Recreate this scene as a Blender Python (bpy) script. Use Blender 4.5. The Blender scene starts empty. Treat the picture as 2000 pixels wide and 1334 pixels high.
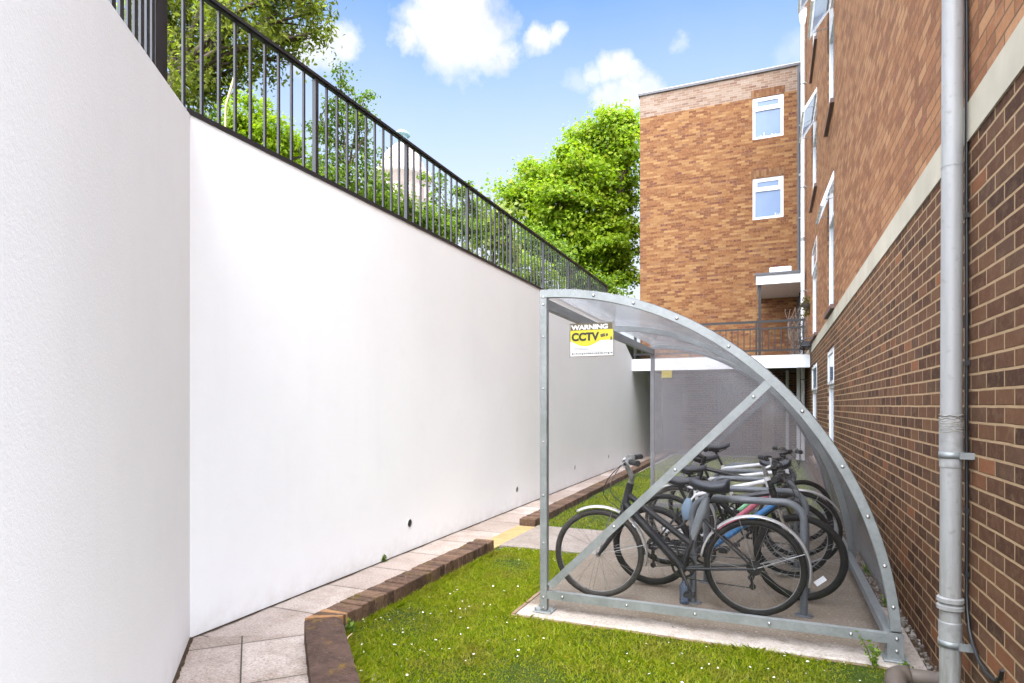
import bpy, math, random
import numpy as np
from mathutils import Vector, Matrix, Euler

random.seed(7)
rad = math.radians
S = bpy.context.scene
COL = S.collection

# ------------------------------------------------------------------ camera
F_PX, HOR, CXP, VPX, EYE = 1200.0, 792.0, 1000.0, 1508.0, 1.5
YAW = math.atan((VPX - CXP) / F_PX)
CS, SN = math.cos(YAW), math.sin(YAW)
cam_d = bpy.data.cameras.new('camera')
cam = bpy.data.objects.new('camera', cam_d)
COL.objects.link(cam)
cam.location = (0, 0, EYE)
cam.rotation_euler = (rad(90), 0, YAW)
cam_d.sensor_width = 36
cam_d.lens = F_PX / 2000 * 36
cam_d.shift_y = (HOR - 667) / 2000
cam_d.clip_start = 0.05
cam_d.clip_end = 2000
S.camera = cam
S.view_settings.view_transform = 'Standard'
S.view_settings.look = 'None'
S.view_settings.gamma = 1
S.view_settings.exposure = 2.30
S.cycles.max_bounces = 10
S.cycles.diffuse_bounces = 7
S.cycles.transparent_max_bounces = 24
S.cycles.use_denoising = True


def ray(px):
    x = (px - CXP) / F_PX
    return (-SN + x * CS, CS + x * SN)


def at(px, py, t):
    """world point seen at a photo pixel, t metres in front of the lens"""
    d = ray(px)
    return Vector((d[0] * t, d[1] * t, EYE + (HOR - py) / F_PX * t))


# ------------------------------------------------------------------ sky, sun
SUN_EL, SUN_AZ = rad(50), rad(14)       # azimuth from -Y towards +X
sun_dir = Vector((math.sin(SUN_AZ) * math.cos(SUN_EL), -math.cos(SUN_AZ) * math.cos(SUN_EL), math.sin(SUN_EL)))
W = bpy.data.worlds.new("World")
S.world = W
W.use_nodes = True
wn, wl = W.node_tree.nodes, W.node_tree.links
wn.clear()
w_out = wn.new('ShaderNodeOutputWorld')
w_bg = wn.new('ShaderNodeBackground')
w_bg.inputs['Strength'].default_value = 0.1
wl.new(w_bg.outputs[0], w_out.inputs[0])
sky = wn.new('ShaderNodeTexSky')
sky.sky_type = 'NISHITA'
sky.sun_disc = False
sky.sun_elevation = SUN_EL
sky.sun_rotation = math.atan2(sun_dir.x, sun_dir.y)
sky.air_density = 1.0
sky.dust_density = 0.6
sky.ozone_density = 1.4
w_tc = wn.new('ShaderNodeTexCoord')


def wmath(op, a, b=None, c=None, clamp=False):
    n = wn.new('ShaderNodeMath')
    n.operation = op
    n.use_clamp = clamp
    for i, v in enumerate((a, b, c)):
        if v is None:
            continue
        if isinstance(v, (int, float)):
            n.inputs[i].default_value = v
        else:
            wl.new(v, n.inputs[i])
    return n.outputs[0]


def wvec(op, a, b):
    n = wn.new('ShaderNodeVectorMath')
    n.operation = op
    for i, v in enumerate((a, b)):
        if isinstance(v, (tuple, list, Vector)):
            n.inputs[i].default_value = tuple(v)
        else:
            wl.new(v, n.inputs[i])
    return n


def wnoise(scale, detail, rough, offs=(0, 0, 0)):
    m = wn.new('ShaderNodeVectorMath')
    m.operation = 'ADD'
    wl.new(w_tc.outputs['Generated'], m.inputs[0])
    m.inputs[1].default_value = offs
    n = wn.new('ShaderNodeTexNoise')
    n.inputs['Scale'].default_value = scale
    n.inputs['Detail'].default_value = detail
    n.inputs['Roughness'].default_value = rough
    wl.new(m.outputs[0], n.inputs['Vector'])
    return n.outputs['Fac']


def sky_dir(px, py):
    d = ray(px)
    return Vector((d[0], d[1], (HOR - py) / F_PX)).normalized()


gen = w_tc.outputs['Generated']
puff = wmath('ADD', wmath('MULTIPLY', wmath('SUBTRACT', wnoise(9, 8, 0.62), 0.5), 1.5), wmath('MULTIPLY', wmath('SUBTRACT', wnoise(30, 6, 0.6), 0.5), 0.5))
# small clouds: (pixel x, pixel y, radius px, weight)
CL = [(888, 48, 76, 1), (832, 62, 50, 1), (955, 74, 52, 1), (868, 98, 50, 1), (855, 16, 40, 1), (925, 22, 38, 1), (786, 78, 26, .9), (996, 92, 24, .9), (905, 115, 34, .8),
      (1062, 66, 22, .85), (1086, 60, 19, .85),
      (1148, 146, 20, .7), (1180, 136, 25, .85), (1210, 131, 27, .9), (1240, 138, 20, .8), (1120, 158, 20, .35),
      (1158, 196, 24, .75), (1192, 190, 30, .8), (1228, 182, 31, .85), (1262, 172, 26, .8),
      (1328, 77, 15, .35), (1555, 98, 30, .30), (1525, 106, 24, .22), (622, 86, 40, .9), (655, 70, 30, .85), (585, 100, 40, .85)]
wt_n = wn.new('ShaderNodeTexNoise')
wt_n.inputs['Scale'].default_value = 11
wt_n.inputs['Detail'].default_value = 7
wt_n.inputs['Roughness'].default_value = 0.62
wl.new(gen, wt_n.inputs['Vector'])
wv_ = wvec('MULTIPLY', wvec('SUBTRACT', wt_n.outputs['Color'], (.5, .5, .5)).outputs[0], (.085, .085, .060)).outputs[0]
warp = wvec('ADD', gen, wv_).outputs[0]
dens = None
for (px, py, r, wt) in CL:
    c = sky_dir(px, py)
    k = 1.0 / math.sqrt(1 + ((px - CXP) / F_PX) ** 2 + ((HOR - py) / F_PX) ** 2)
    d = wvec('DISTANCE', warp, c).outputs['Value']
    v = wmath('SUBTRACT', 1.0, wmath('DIVIDE', d, r / F_PX * k * 1.38))
    v = wmath('ADD', v, wmath('MULTIPLY', puff, 0.95))
    v = wmath('MULTIPLY', wmath('MULTIPLY', v, 1.7, clamp=True), wt)
    dens = v if dens is None else wmath('MAXIMUM', dens, v)
# added bright cloud overhead and behind the camera, out of view, as fill light
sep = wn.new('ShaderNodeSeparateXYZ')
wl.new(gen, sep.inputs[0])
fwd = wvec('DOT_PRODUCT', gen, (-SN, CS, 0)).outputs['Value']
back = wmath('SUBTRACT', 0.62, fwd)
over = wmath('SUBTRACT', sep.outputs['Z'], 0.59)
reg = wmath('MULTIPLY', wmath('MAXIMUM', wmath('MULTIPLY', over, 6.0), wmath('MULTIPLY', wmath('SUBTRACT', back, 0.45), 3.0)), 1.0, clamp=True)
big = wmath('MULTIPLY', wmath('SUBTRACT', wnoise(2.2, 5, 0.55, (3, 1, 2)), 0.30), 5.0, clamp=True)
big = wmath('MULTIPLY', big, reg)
# thin veil, whiter towards the skyline
veil = wmath('MULTIPLY', wmath('SUBTRACT', wnoise(3.2, 6, 0.6, (1, 5, 2)), 0.42), 1.0, clamp=True)
low = wmath('MULTIPLY', wmath('SUBTRACT', 0.555, sep.outputs['Z']), 3.2, clamp=True)
veil = wmath('MULTIPLY', wmath('ADD', wmath('MULTIPLY', veil, 0.35), low, clamp=True), 0.94)
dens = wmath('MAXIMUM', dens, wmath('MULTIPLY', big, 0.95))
shade = wn.new('ShaderNodeMixRGB')
soft = wn.new('ShaderNodeMixRGB')
soft.inputs[1].default_value = (2.30, 2.33, 2.38, 1)
soft.inputs[2].default_value = (1.70, 1.80, 1.98, 1)
wl.new(wmath('MULTIPLY', wmath('SUBTRACT', wnoise(11, 6, 0.6, (.02, .02, -.035)), 0.47), 3.0, clamp=True), soft.inputs[0])
wl.new(soft.outputs[0], shade.inputs[1])
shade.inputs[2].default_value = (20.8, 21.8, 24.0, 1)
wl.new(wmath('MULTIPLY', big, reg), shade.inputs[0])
tint = wn.new('ShaderNodeMixRGB')
tint.blend_type = 'MULTIPLY'
tint.inputs[0].default_value = 1
tint.inputs[2].default_value = (0.58, 0.66, 0.72, 1)
wl.new(sky.outputs[0], tint.inputs[1])
mixc = wn.new('ShaderNodeMixRGB')
hazy = wn.new('ShaderNodeMixRGB')
wl.new(veil, hazy.inputs[0])
wl.new(tint.outputs[0], hazy.inputs[1])
hazy.inputs[2].default_value = (1.92, 2.02, 2.16, 1)
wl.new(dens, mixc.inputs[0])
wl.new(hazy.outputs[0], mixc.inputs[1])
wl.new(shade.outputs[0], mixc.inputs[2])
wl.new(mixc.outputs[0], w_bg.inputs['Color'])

sun_d = bpy.data.lights.new('sun', 'SUN')
sun_d.energy = 1.0
sun_d.angle = rad(32)
sun_d.color = (1.0, 0.95, 0.87)
sun = bpy.data.objects.new('sun', sun_d)
COL.objects.link(sun)
sun.rotation_euler = (-sun_dir).to_track_quat('-Z', 'Y').to_euler()

# ------------------------------------------------------------------ helpers


class MB:
    """collects shapes and links them as ONE mesh object"""

    def __init__(self):
        self.v, self.f, self.m, self.s = [], [], [], []

    def quad(self, pts, mi=0, smooth=False):
        b = len(self.v)
        self.v += [tuple(p) for p in pts]
        self.f.append(tuple(range(b, b + len(pts))))
        self.m.append(mi)
        self.s.append(smooth)
        return self

    def box(self, lo, hi, mi=0, bev=0.0):
        x0, y0, z0 = lo
        x1, y1, z1 = hi
        if bev > 0:
            return self.prism_bev(lo, hi, bev, mi)
        b = len(self.v)
        self.v += [(x0, y0, z0), (x1, y0, z0), (x1, y1, z0), (x0, y1, z0), (x0, y0, z1), (x1, y0, z1), (x1, y1, z1), (x0, y1, z1)]
        for f in ((0, 3, 2, 1), (4, 5, 6, 7), (0, 1, 5, 4), (1, 2, 6, 5), (2, 3, 7, 6), (3, 0, 4, 7)):
            self.f.append(tuple(b + i for i in f))
            self.m.append(mi)
            self.s.append(False)
        return self

    def prism_bev(self, lo, hi, e, mi=0):
        x0, y0, z0 = lo
        x1, y1, z1 = hi
        e = min(e, (x1 - x0) * .45, (y1 - y0) * .45, (z1 - z0) * .45)
        rings = [(e, z0), (0, z0 + e), (0, z1 - e), (e, z1)]
        b = len(self.v)
        for (i, z) in rings:
            c = e + i
            X0, X1, Y0, Y1 = x0 + i, x1 - i, y0 + i, y1 - i
            self.v += [(X0 + e, Y0, z), (X1 - e, Y0, z), (X1, Y0 + e, z), (X1, Y1 - e, z), (X1 - e, Y1, z), (X0 + e, Y1, z), (X0, Y1 - e, z), (X0, Y0 + e, z)]
        for k in range(3):
            for j in range(8):
                j2 = (j + 1) % 8
                self.f.append((b + k * 8 + j, b + k * 8 + j2, b + k * 8 + 8 + j2, b + k * 8 + 8 + j))
                self.m.append(mi)
                self.s.append(False)
        self.f.append(tuple(b + j for j in range(7, -1, -1)))
        self.f.append(tuple(b + 24 + j for j in range(8)))
        self.m += [mi, mi]
        self.s += [False, False]
        return self

    def obox(self, c, ux, uy, uz, mi=0):
        """oriented box: centre and three half-axis vectors"""
        c, ux, uy, uz = Vector(c), Vector(ux), Vector(uy), Vector(uz)
        b = len(self.v)
        for sz in (-1, 1):
            for (sx, sy) in ((-1, -1), (1, -1), (1, 1), (-1, 1)):
                self.v.append(tuple(c + ux * sx + uy * sy + uz * sz))
        for f in ((0, 3, 2, 1), (4, 5, 6, 7), (0, 1, 5, 4), (1, 2, 6, 5), (2, 3, 7, 6), (3, 0, 4, 7)):
            self.f.append(tuple(b + i for i in f))
            self.m.append(mi)
            self.s.append(False)
        return self

    def bar(self, p, q, w, h, up=(0, 0, 1), mi=0):
        p, q = Vector(p), Vector(q)
        d = (q - p)
        L = d.length
        d.normalize()
        side = d.cross(Vector(up))
        if side.length < 1e-4:
            side = d.cross(Vector((1, 0, 0)))
        side.normalize()
        u = side.cross(d)
        return self.obox((p + q) / 2, d * L / 2, side * w / 2, u * h / 2, mi)

    def tube(self, pts, r, n=8, mi=0, caps=True, closed=False, smooth=True):
        pts = [Vector(p) for p in pts]
        m = len(pts)
        rs = list(r) if isinstance(r, (list, tuple)) else [r] * m
        b = len(self.v)
        prev = None
        for i, p in enumerate(pts):
            if closed:
                t = pts[(i + 1) % m] - pts[i - 1]
            else:
                t = pts[min(i + 1, m - 1)] - pts[max(i - 1, 0)]
            if t.length < 1e-9:
                t = Vector((0, 0, 1))
            t.normalize()
            if prev is None:
                a = Vector((0, 0, 1)) if abs(t.z) < 0.9 else Vector((1, 0, 0))
                u = t.cross(a).normalized()
            else:
                u = prev - t * prev.dot(t)
                if u.length < 1e-6:
                    u = t.cross(Vector((0, 0, 1)))
                u.normalize()
            prev = u
            w = t.cross(u)
            for k in range(n):
                a = 2 * math.pi * k / n
                self.v.append(tuple(p + (u * math.cos(a) + w * math.sin(a)) * rs[i]))
        for i in range(m if closed else m - 1):
            i2 = (i + 1) % m
            for k in range(n):
                k2 = (k + 1) % n
                self.f.append((b + i * n + k, b + i * n + k2, b + i2 * n + k2, b + i2 * n + k))
                self.m.append(mi)
                self.s.append(smooth)
        if caps and not closed:
            # caps get corners of their own, so they do not bend the shading of the side
            e = len(self.v)
            self.v += [self.v[b + k] for k in range(n)] + [self.v[b + (m - 1) * n + k] for k in range(n)]
            self.f.append(tuple(e + k for k in range(n - 1, -1, -1)))
            self.f.append(tuple(e + n + k for k in range(n)))
            self.m += [mi, mi]
            self.s += [False, False]
        return self

    def grid(self, rows, mi=0, smooth=True, wrap=False):
        b = len(self.v)
        nr, nc = len(rows), len(rows[0])
        for r in rows:
            self.v += [tuple(p) for p in r]
        for i in range(nr - 1):
            for j in range(nc if wrap else nc - 1):
                j2 = (j + 1) % nc
                self.f.append((b + i * nc + j, b + i * nc + j2, b + (i + 1) * nc + j2, b + (i + 1) * nc + j))
                self.m.append(mi)
                self.s.append(smooth)
        return self

    def ring(self, c, ax, u, prof, seg=48, a0=0, a1=2 * math.pi, mi=0, smooth=True):
        """sweep a closed profile [(radius, axial)] round axis ax through c"""
        c, ax, u = Vector(c), Vector(ax).normalized(), Vector(u).normalized()
        w = ax.cross(u)
        full = abs(a1 - a0 - 2 * math.pi) < 1e-6
        b = len(self.v)
        np_ = len(prof)
        ns = seg if full else seg + 1
        for i in range(ns):
            a = a0 + (a1 - a0) * i / seg
            d = u * math.cos(a) + w * math.sin(a)
            for (r, z) in prof:
                self.v.append(tuple(c + d * r + ax * z))
        for i in range(seg):
            i2 = (i + 1) % ns
            for j in range(np_):
                j2 = (j + 1) % np_
                self.f.append((b + i * np_ + j, b + i2 * np_ + j, b + i2 * np_ + j2, b + i * np_ + j2))
                self.m.append(mi)
                self.s.append(smooth)
        if not full:
            self.f.append(tuple(b + j for j in range(np_)))
            self.f.append(tuple(b + seg * np_ + j for j in range(np_ - 1, -1, -1)))
            self.m += [mi, mi]
            self.s += [False, False]
        return self

    def extrude(self, poly, vec, mi=0):
        poly = [Vector(p) for p in poly]
        vec = Vector(vec)
        b = len(self.v)
        n = len(poly)
        self.v += [tuple(p) for p in poly] + [tuple(p + vec) for p in poly]
        self.f.append(tuple(range(b, b + n)))
        self.f.append(tuple(range(b + 2 * n - 1, b + n - 1, -1)))
        for i in range(n):
            j = (i + 1) % n
            self.f.append((b + i, b + n + i, b + n + j, b + j))
        self.m += [mi] * (n + 2)
        self.s += [False] * (n + 2)
        return self

    def build(self, name, mats, parent=None, recalc=True):
        if not isinstance(mats, (list, tuple)):
            mats = [mats]
        off = Vector((0, 0, 0))
        if parent is not None and not parent.get('_local'):
            q = parent
            while q is not None:
                off += q.location
                q = q.parent
        me = bpy.data.meshes.new(name)
        if off.length > 0:
            vv = [(x - off.x, y - off.y, z - off.z) for (x, y, z) in self.v]
        else:
            vv = self.v
        me.from_pydata(vv, [], self.f)
        for m in mats:
            me.materials.append(m)
        me.polygons.foreach_set('material_index', self.m)
        me.polygons.foreach_set('use_smooth', self.s)
        if recalc:
            import bmesh
            bm = bmesh.new()
            bm.from_mesh(me)
            bmesh.ops.recalc_face_normals(bm, faces=bm.faces)
            bm.to_mesh(me)
            bm.free()
        me.update()
        o = bpy.data.objects.new(name, me)
        COL.objects.link(o)
        if parent is not None:
            o.parent = parent
            if parent.get('_local'):
                o['_local'] = 1
        return o


def tag(o, label=None, cat=None, group=None, kind=None):
    if label:
        o['label'] = label
    if cat:
        o['category'] = cat
    if group:
        o['group'] = group
    if kind:
        o['kind'] = kind
    return o


def thing(name, label, cat, loc=(0, 0, 0), rz=0.0, group=None, local=False):
    o = bpy.data.objects.new(name, None)
    COL.objects.link(o)
    o.location = loc
    o.rotation_euler = (0, 0, rz)
    o.empty_display_size = 0.2
    if local:
        o['_local'] = 1
    return tag(o, label, cat, group)


def copy_tree(o, parent=None):
    c = o.copy()
    COL.objects.link(c)
    if parent:
        c.parent = parent
    for ch in list(o.children):
        copy_tree(ch, c)
    return c


# ------------------------------------------------------------------ materials
def newmat(name):
    m = bpy.data.materials.new(name)
    m.use_nodes = True
    nt = m.node_tree
    nt.nodes.clear()
    out = nt.nodes.new('ShaderNodeOutputMaterial')
    return m, nt, out


class NT:
    def __init__(self, nt):
        self.nt = nt

    def n(self, typ, **kw):
        nd = self.nt.nodes.new(typ)
        for k, v in kw.items():
            setattr(nd, k, v)
        return nd

    def link(self, a, b):
        self.nt.links.new(a, b)

    def setin(self, sock, v):
        if hasattr(v, 'is_output'):
            self.link(v, sock)
        elif isinstance(v, (tuple, list)) and len(v) == 3 and sock.type == 'RGBA':
            sock.default_value = (*v, 1)
        else:
            sock.default_value = v

    def math(self, op, a, b=0.0, clamp=False):
        nd = self.n('ShaderNodeMath', operation=op, use_clamp=clamp)
        self.setin(nd.inputs[0], a)
        self.setin(nd.inputs[1], b)
        return nd.outputs[0]

    def mix(self, fac, a, b, mode='MIX'):
        nd = self.n('ShaderNodeMixRGB', blend_type=mode)
        self.setin(nd.inputs[0], fac)
        self.setin(nd.inputs[1], a)
        self.setin(nd.inputs[2], b)
        return nd.outputs[0]

    def noise(self, vec, scale, detail=4, rough=0.55, dist=0.0):
        nd = self.n('ShaderNodeTexNoise')
        nd.inputs['Scale'].default_value = scale
        nd.inputs['Detail'].default_value = detail
        nd.inputs['Roughness'].default_value = rough
        nd.inputs['Distortion'].default_value = dist
        if vec is not None:
            self.link(vec, nd.inputs['Vector'])
        return nd.outputs['Fac']

    def ramp(self, fac, stops, interp='LINEAR'):
        nd = self.n('ShaderNodeValToRGB')
        cr = nd.color_ramp
        cr.interpolation = interp
        while len(cr.elements) < len(stops):
            cr.elements.new(0.5)
        for e, (p, c) in zip(cr.elements, stops):
            e.position = p
            e.color = (*c, 1) if len(c) == 3 else c
        self.link(fac, nd.inputs[0])
        return nd.outputs[0]

    def bump(self, h, strength=0.3, dist=0.01, normal=None):
        nd = self.n('ShaderNodeBump')
        nd.inputs['Strength'].default_value = strength
        nd.inputs['Distance'].default_value = dist
        self.link(h, nd.inputs['Height'])
        if normal is not None:
            self.link(normal, nd.inputs['Normal'])
        return nd.outputs[0]

    def bsdf(self, color, rough=0.6, metal=0.0, normal=None, spec=0.5, **kw):
        nd = self.n('ShaderNodeBsdfPrincipled')
        self.setin(nd.inputs['Base Color'], color)
        self.setin(nd.inputs['Roughness'], rough)
        self.setin(nd.inputs['Metallic'], metal)
        nd.inputs['Specular IOR Level'].default_value = spec
        if normal is not None:
            self.link(normal, nd.inputs['Normal'])
        for k, v in kw.items():
            self.setin(nd.inputs[k], v)
        return nd.outputs[0]


def objco(t):
    return t.n('ShaderNodeTexCoord').outputs['Object']


def plain(name, color, rough=0.5, metal=0.0, var=0.15, scale=18, bump=0.0, dirt=None, dirt_amt=0.4, spec=0.5):
    """painted / rubber / metal surface with a little real unevenness"""
    m, nt, out = newmat(name)
    t = NT(nt)
    co = objco(t)
    f = t.noise(co, scale, 5)
    dark = tuple(c * (1 - var) for c in color)
    lite = tuple(min(1, c * (1 + var)) for c in color)
    col = t.ramp(f, [(0.3, dark), (0.7, lite)])
    if dirt:
        g = t.noise(co, scale * 0.35, 6, 0.65)
        g = t.math('MULTIPLY', t.math('SUBTRACT', g, 0.5, True), 4 * dirt_amt, True)
        col = t.mix(g, col, dirt)
    r = t.math('ADD', t.math('MULTIPLY', f, 0.25), rough - 0.125, True)
    nrm = t.bump(t.noise(co, scale * 6, 3), bump, 0.002) if bump else None
    t.link(t.bsdf(col, r, metal, nrm, spec), out.inputs[0])
    return m


def brick_mat(name, axis, palette, mortar, size=(0.225, 0.075), mort=0.010, stain=0.35, bump=0.6, mort_bump=1.0, squash=1.0, rough=0.85, weather=None, vertical=False, smear=0.0, dust=None):
    """axis: 'yz' or 'xz' - which object axes run along and up the wall"""
    m, nt, out = newmat(name)
    t = NT(nt)
    co = objco(t)
    sp = t.n('ShaderNodeSeparateXYZ')
    t.link(co, sp.inputs[0])
    cb = t.n('ShaderNodeCombineXYZ')
    t.link(sp.outputs['Y' if axis[0] == 'y' else 'X'], cb.inputs[1 if vertical else 0])
    t.link(sp.outputs['Z' if axis[1] == 'z' else 'Y'], cb.inputs[0 if vertical else 1])
    # slight unevenness of the courses
    wob = t.n('ShaderNodeTexNoise')
    wob.inputs['Scale'].default_value = 5.0
    wob.inputs['Detail'].default_value = 3
    t.link(cb.outputs[0], wob.inputs['Vector'])
    wv = t.n('ShaderNodeVectorMath', operation='MULTIPLY_ADD')
    t.link(wob.outputs['Color'], wv.inputs[0])
    wv.inputs[1].default_value = (0.010, 0.007, 0)
    t.link(cb.outputs[0], wv.inputs[2])
    vec = wv.outputs[0]
    br = t.n('ShaderNodeTexBrick')
    br.offset = 0.5
    br.squash = squash
    br.squash_frequency = 3
    br.inputs['Color1'].default_value = (0, 0, 0, 1)
    br.inputs['Color2'].default_value = (1, 1, 1, 1)
    br.inputs['Mortar'].default_value = (0.5, 0.5, 0.5, 1)
    br.inputs['Scale'].default_value = 1.0
    br.inputs['Mortar Size'].default_value = mort * 0.5
    br.inputs['Mortar Smooth'].default_value = 0.35
    br.inputs['Brick Width'].default_value = size[0]
    br.inputs['Row Height'].default_value = size[1]
    t.link(vec, br.inputs['Vector'])
    col = t.ramp(br.outputs['Color'], palette)
    fine = t.noise(cb.outputs[0], 60, 6, 0.7)
    mid = t.noise(cb.outputs[0], 9, 5, 0.6)
    col = t.mix(t.math('MULTIPLY', t.math('SUBTRACT', fine, 0.35, True), 0.9), col, (0.04, 0.03, 0.028), 'MIX')
    big = t.noise(cb.outputs[0], 1.1, 6, 0.65)
    col = t.mix(t.math('MULTIPLY', t.math('SUBTRACT', big, 0.5, True), 3 * stain, True), col, (0.45, 0.42, 0.40), 'MULTIPLY')
    if dust:
        dn = t.noise(cb.outputs[0], 16, 7, 0.72)
        col = t.mix(t.math('MULTIPLY', t.math('SUBTRACT', dn, 0.47, True), 1.9, True), col, dust)
    mc = t.mix(mid, tuple(c * 0.6 for c in mortar), tuple(min(1, c * 1.2) for c in mortar))
    fac = br.outputs['Fac']
    if smear:
        fac = t.math('ADD', fac, t.math('MULTIPLY', t.math('SUBTRACT', mid, 0.58, True), smear), True)
    col = t.mix(fac, col, mc)
    if weather:
        wz, wcol, wamt = weather       # lime bloom spread by noise
        g = t.noise(cb.outputs[0], 2.4, 8, 0.7)
        col = t.mix(t.math('MULTIPLY', t.math('SUBTRACT', g, 0.42, True), wamt, True), col, wcol)
    h = t.math('SUBTRACT', t.math('MULTIPLY', fine, 0.25), t.math('MULTIPLY', br.outputs['Fac'], mort_bump))
    nrm = t.bump(h, bump, 0.012)
    t.link(t.bsdf(col, rough, 0, nrm, 0.12), out.inputs[0])
    return m


def leaf_mat(name, cols, trans=0.45, rough=0.5, patch=None):
    m, nt, out = newmat(name)
    t = NT(nt)
    geo = t.n('ShaderNodeNewGeometry')
    n = len(cols)
    col = t.ramp(geo.outputs['Random Per Island'], [(i / max(1, n - 1), c) for i, c in enumerate(cols)])
    if patch:
        pc, psc, pth, pam = patch
        g = t.noise(objco(t), psc, 6, 0.65)
        col = t.mix(t.math('MULTIPLY', t.math('SUBTRACT', g, pth, True), pam, True), col, pc)
    d = t.bsdf(col, rough, 0, None, 0.18)
    tr = t.n('ShaderNodeBsdfTranslucent')
    t.link(t.mix(1.0, col, (1.35, 1.5, 0.55), 'MULTIPLY'), tr.inputs[0])
    mx = t.n('ShaderNodeMixShader')
    mx.inputs[0].default_value = trans
    t.link(d, mx.inputs[1])
    t.link(tr.outputs[0], mx.inputs[2])
    t.link(mx.outputs[0], out.inputs[0])
    return m


def clear_mat(name, tint=(0.86, 0.86, 0.89), haze=0.10, haze_col=(0.6, 0.6, 0.64), rough=0.06, refl=1.0, rib=None):
    """clear polycarbonate sheet, slightly grey and scuffed"""
    m, nt, out = newmat(name)
    t = NT(nt)
    co = objco(t)
    tp = t.n('ShaderNodeBsdfTransparent')
    t.setin(tp.inputs[0], tint)
    df = t.n('ShaderNodeBsdfDiffuse')
    t.setin(df.inputs[0], haze_col)
    tl = t.n('ShaderNodeBsdfTranslucent')
    t.setin(tl.inputs[0], haze_col)
    hz = t.n('ShaderNodeMixShader')
    hz.inputs[0].default_value = 0.5
    t.link(df.outputs[0], hz.inputs[1])
    t.link(tl.outputs[0], hz.inputs[2])
    sc = t.noise(co, 3.0, 8, 0.7)
    amt = t.math('MULTIPLY', t.math('ADD', t.math('MULTIPLY', sc, 1.4), 0.3), haze, True)
    m1 = t.n('ShaderNodeMixShader')
    t.link(amt, m1.inputs[0])
    t.link(tp.outputs[0], m1.inputs[1])
    t.link(hz.outputs[0], m1.inputs[2])
    gl = t.n('ShaderNodeBsdfGlossy')
    gl.inputs['Roughness'].default_value = rough
    fr = t.n('ShaderNodeFresnel')
    fr.inputs['IOR'].default_value = 1.45
    m2 = t.n('ShaderNodeMixShader')
    t.link(t.math('MULTIPLY', fr.outputs[0], refl, True), m2.inputs[0])
    t.link(m1.outputs[0], m2.inputs[1])
    t.link(gl.outputs[0], m2.inputs[2])
    t.link(m2.outputs[0], out.inputs[0])
    return m


M = {}


def render_wall():
    m, nt, out = newmat('white_render')
    t = NT(nt)
    co = objco(t)
    big = t.noise(co, 0.9, 6, 0.6)
    mid = t.noise(co, 5, 6, 0.6)
    fine = t.noise(co, 55, 5, 0.65)
    grit = t.noise(co, 160, 3, 0.7)
    col = t.ramp(big, [(0.3, (0.845, 0.868, 0.895)), (0.7, (0.885, 0.908, 0.935))])
    col = t.mix(t.math('MULTIPLY', t.math('SUBTRACT', mid, 0.55, True), 0.5), col, (0.69, 0.70, 0.725))
    # rising damp and splash marks low on the wall (a real stain with its own shape)
    sp = t.n('ShaderNodeSeparateXYZ')
    t.link(co, sp.inputs[0])
    lowz = t.math('SUBTRACT', 1.0, t.math('MULTIPLY', sp.outputs['Z'], 3.2), True)
    sm = t.noise(co, 7, 8, 0.7)
    col = t.mix(t.math('MULTIPLY', t.math('MULTIPLY', lowz, lowz), t.math('MULTIPLY', t.math('SUBTRACT', sm, 0.36, True), 1.5), True), col, (0.55, 0.53, 0.50))
    # faint vertical run marks
    cb = t.n('ShaderNodeMapping')
    cb.inputs['Scale'].default_value = (2.6, 2.6, 0.18)
    t.link(co, cb.inputs[0])
    run = t.noise(cb.outputs[0], 2.2, 6, 0.65)
    col = t.mix(t.math('MULTIPLY', t.math('SUBTRACT', run, 0.56, True), 0.35, True), col, (0.66, 0.665, 0.68))
    h = t.math('ADD', t.math('MULTIPLY', fine, 0.7), t.math('ADD', t.math('MULTIPLY', grit, 0.5), t.math('MULTIPLY', mid, 0.5)))
    t.link(t.bsdf(col, 0.9, 0, t.bump(h, 0.26, 0.006), 0.2), out.inputs[0])
    return m


M['white'] = render_wall()
M['whitepaint'] = plain('white_paint', (0.68, 0.69, 0.70), 0.45, var=0.04, scale=6, bump=0.1)
M['upvc'] = plain('white_upvc', (0.66, 0.67, 0.68), 0.28, var=0.03, scale=5)
M['brick_dark'] = brick_mat('brown_brick', 'yz',
                            [(0.0, (0.0423, 0.0193, 0.0106)), (0.2, (0.0671, 0.0288, 0.0150)), (0.45, (0.0936, 0.0416, 0.0210)), (0.65, (0.1332, 0.0621, 0.0300)), (0.8, (0.0758, 0.0403, 0.0245)), (0.92, (0.1201, 0.0512, 0.0250)), (0.97, (0.2034, 0.0787, 0.0350))],
                            (0.345, 0.235, 0.135), mort=0.015, stain=0.35, bump=1.0, smear=0.8, dust=(0.17, 0.105, 0.062))
M['brick_pale'] = brick_mat('buff_brick', 'yz',
                            [(0.0, (0.1773, 0.0725, 0.0340)), (0.3, (0.2465, 0.1045, 0.0461)), (0.55, (0.3054, 0.1409, 0.0632)), (0.8, (0.3573, 0.1858, 0.0898)), (0.95, (0.2050, 0.0820, 0.0434))],
                            (0.1428, 0.0850, 0.0468), mort=0.013, stain=0.2, dust=(0.37, 0.22, 0.125), bump=0.6)
M['brick_far'] = brick_mat('orange_brick', 'xz',
                           [(0.0, (0.1111, 0.0418, 0.0180)), (0.3, (0.1682, 0.0701, 0.0279)), (0.6, (0.2075, 0.1000, 0.0389)), (0.85, (0.2717, 0.1531, 0.0653)), (0.97, (0.1075, 0.0397, 0.0251))],
                           (0.2000, 0.1116, 0.0629), size=(0.235, 0.077), mort=0.009, stain=0.25, dust=(0.33, 0.185, 0.098), bump=0.6)
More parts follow.
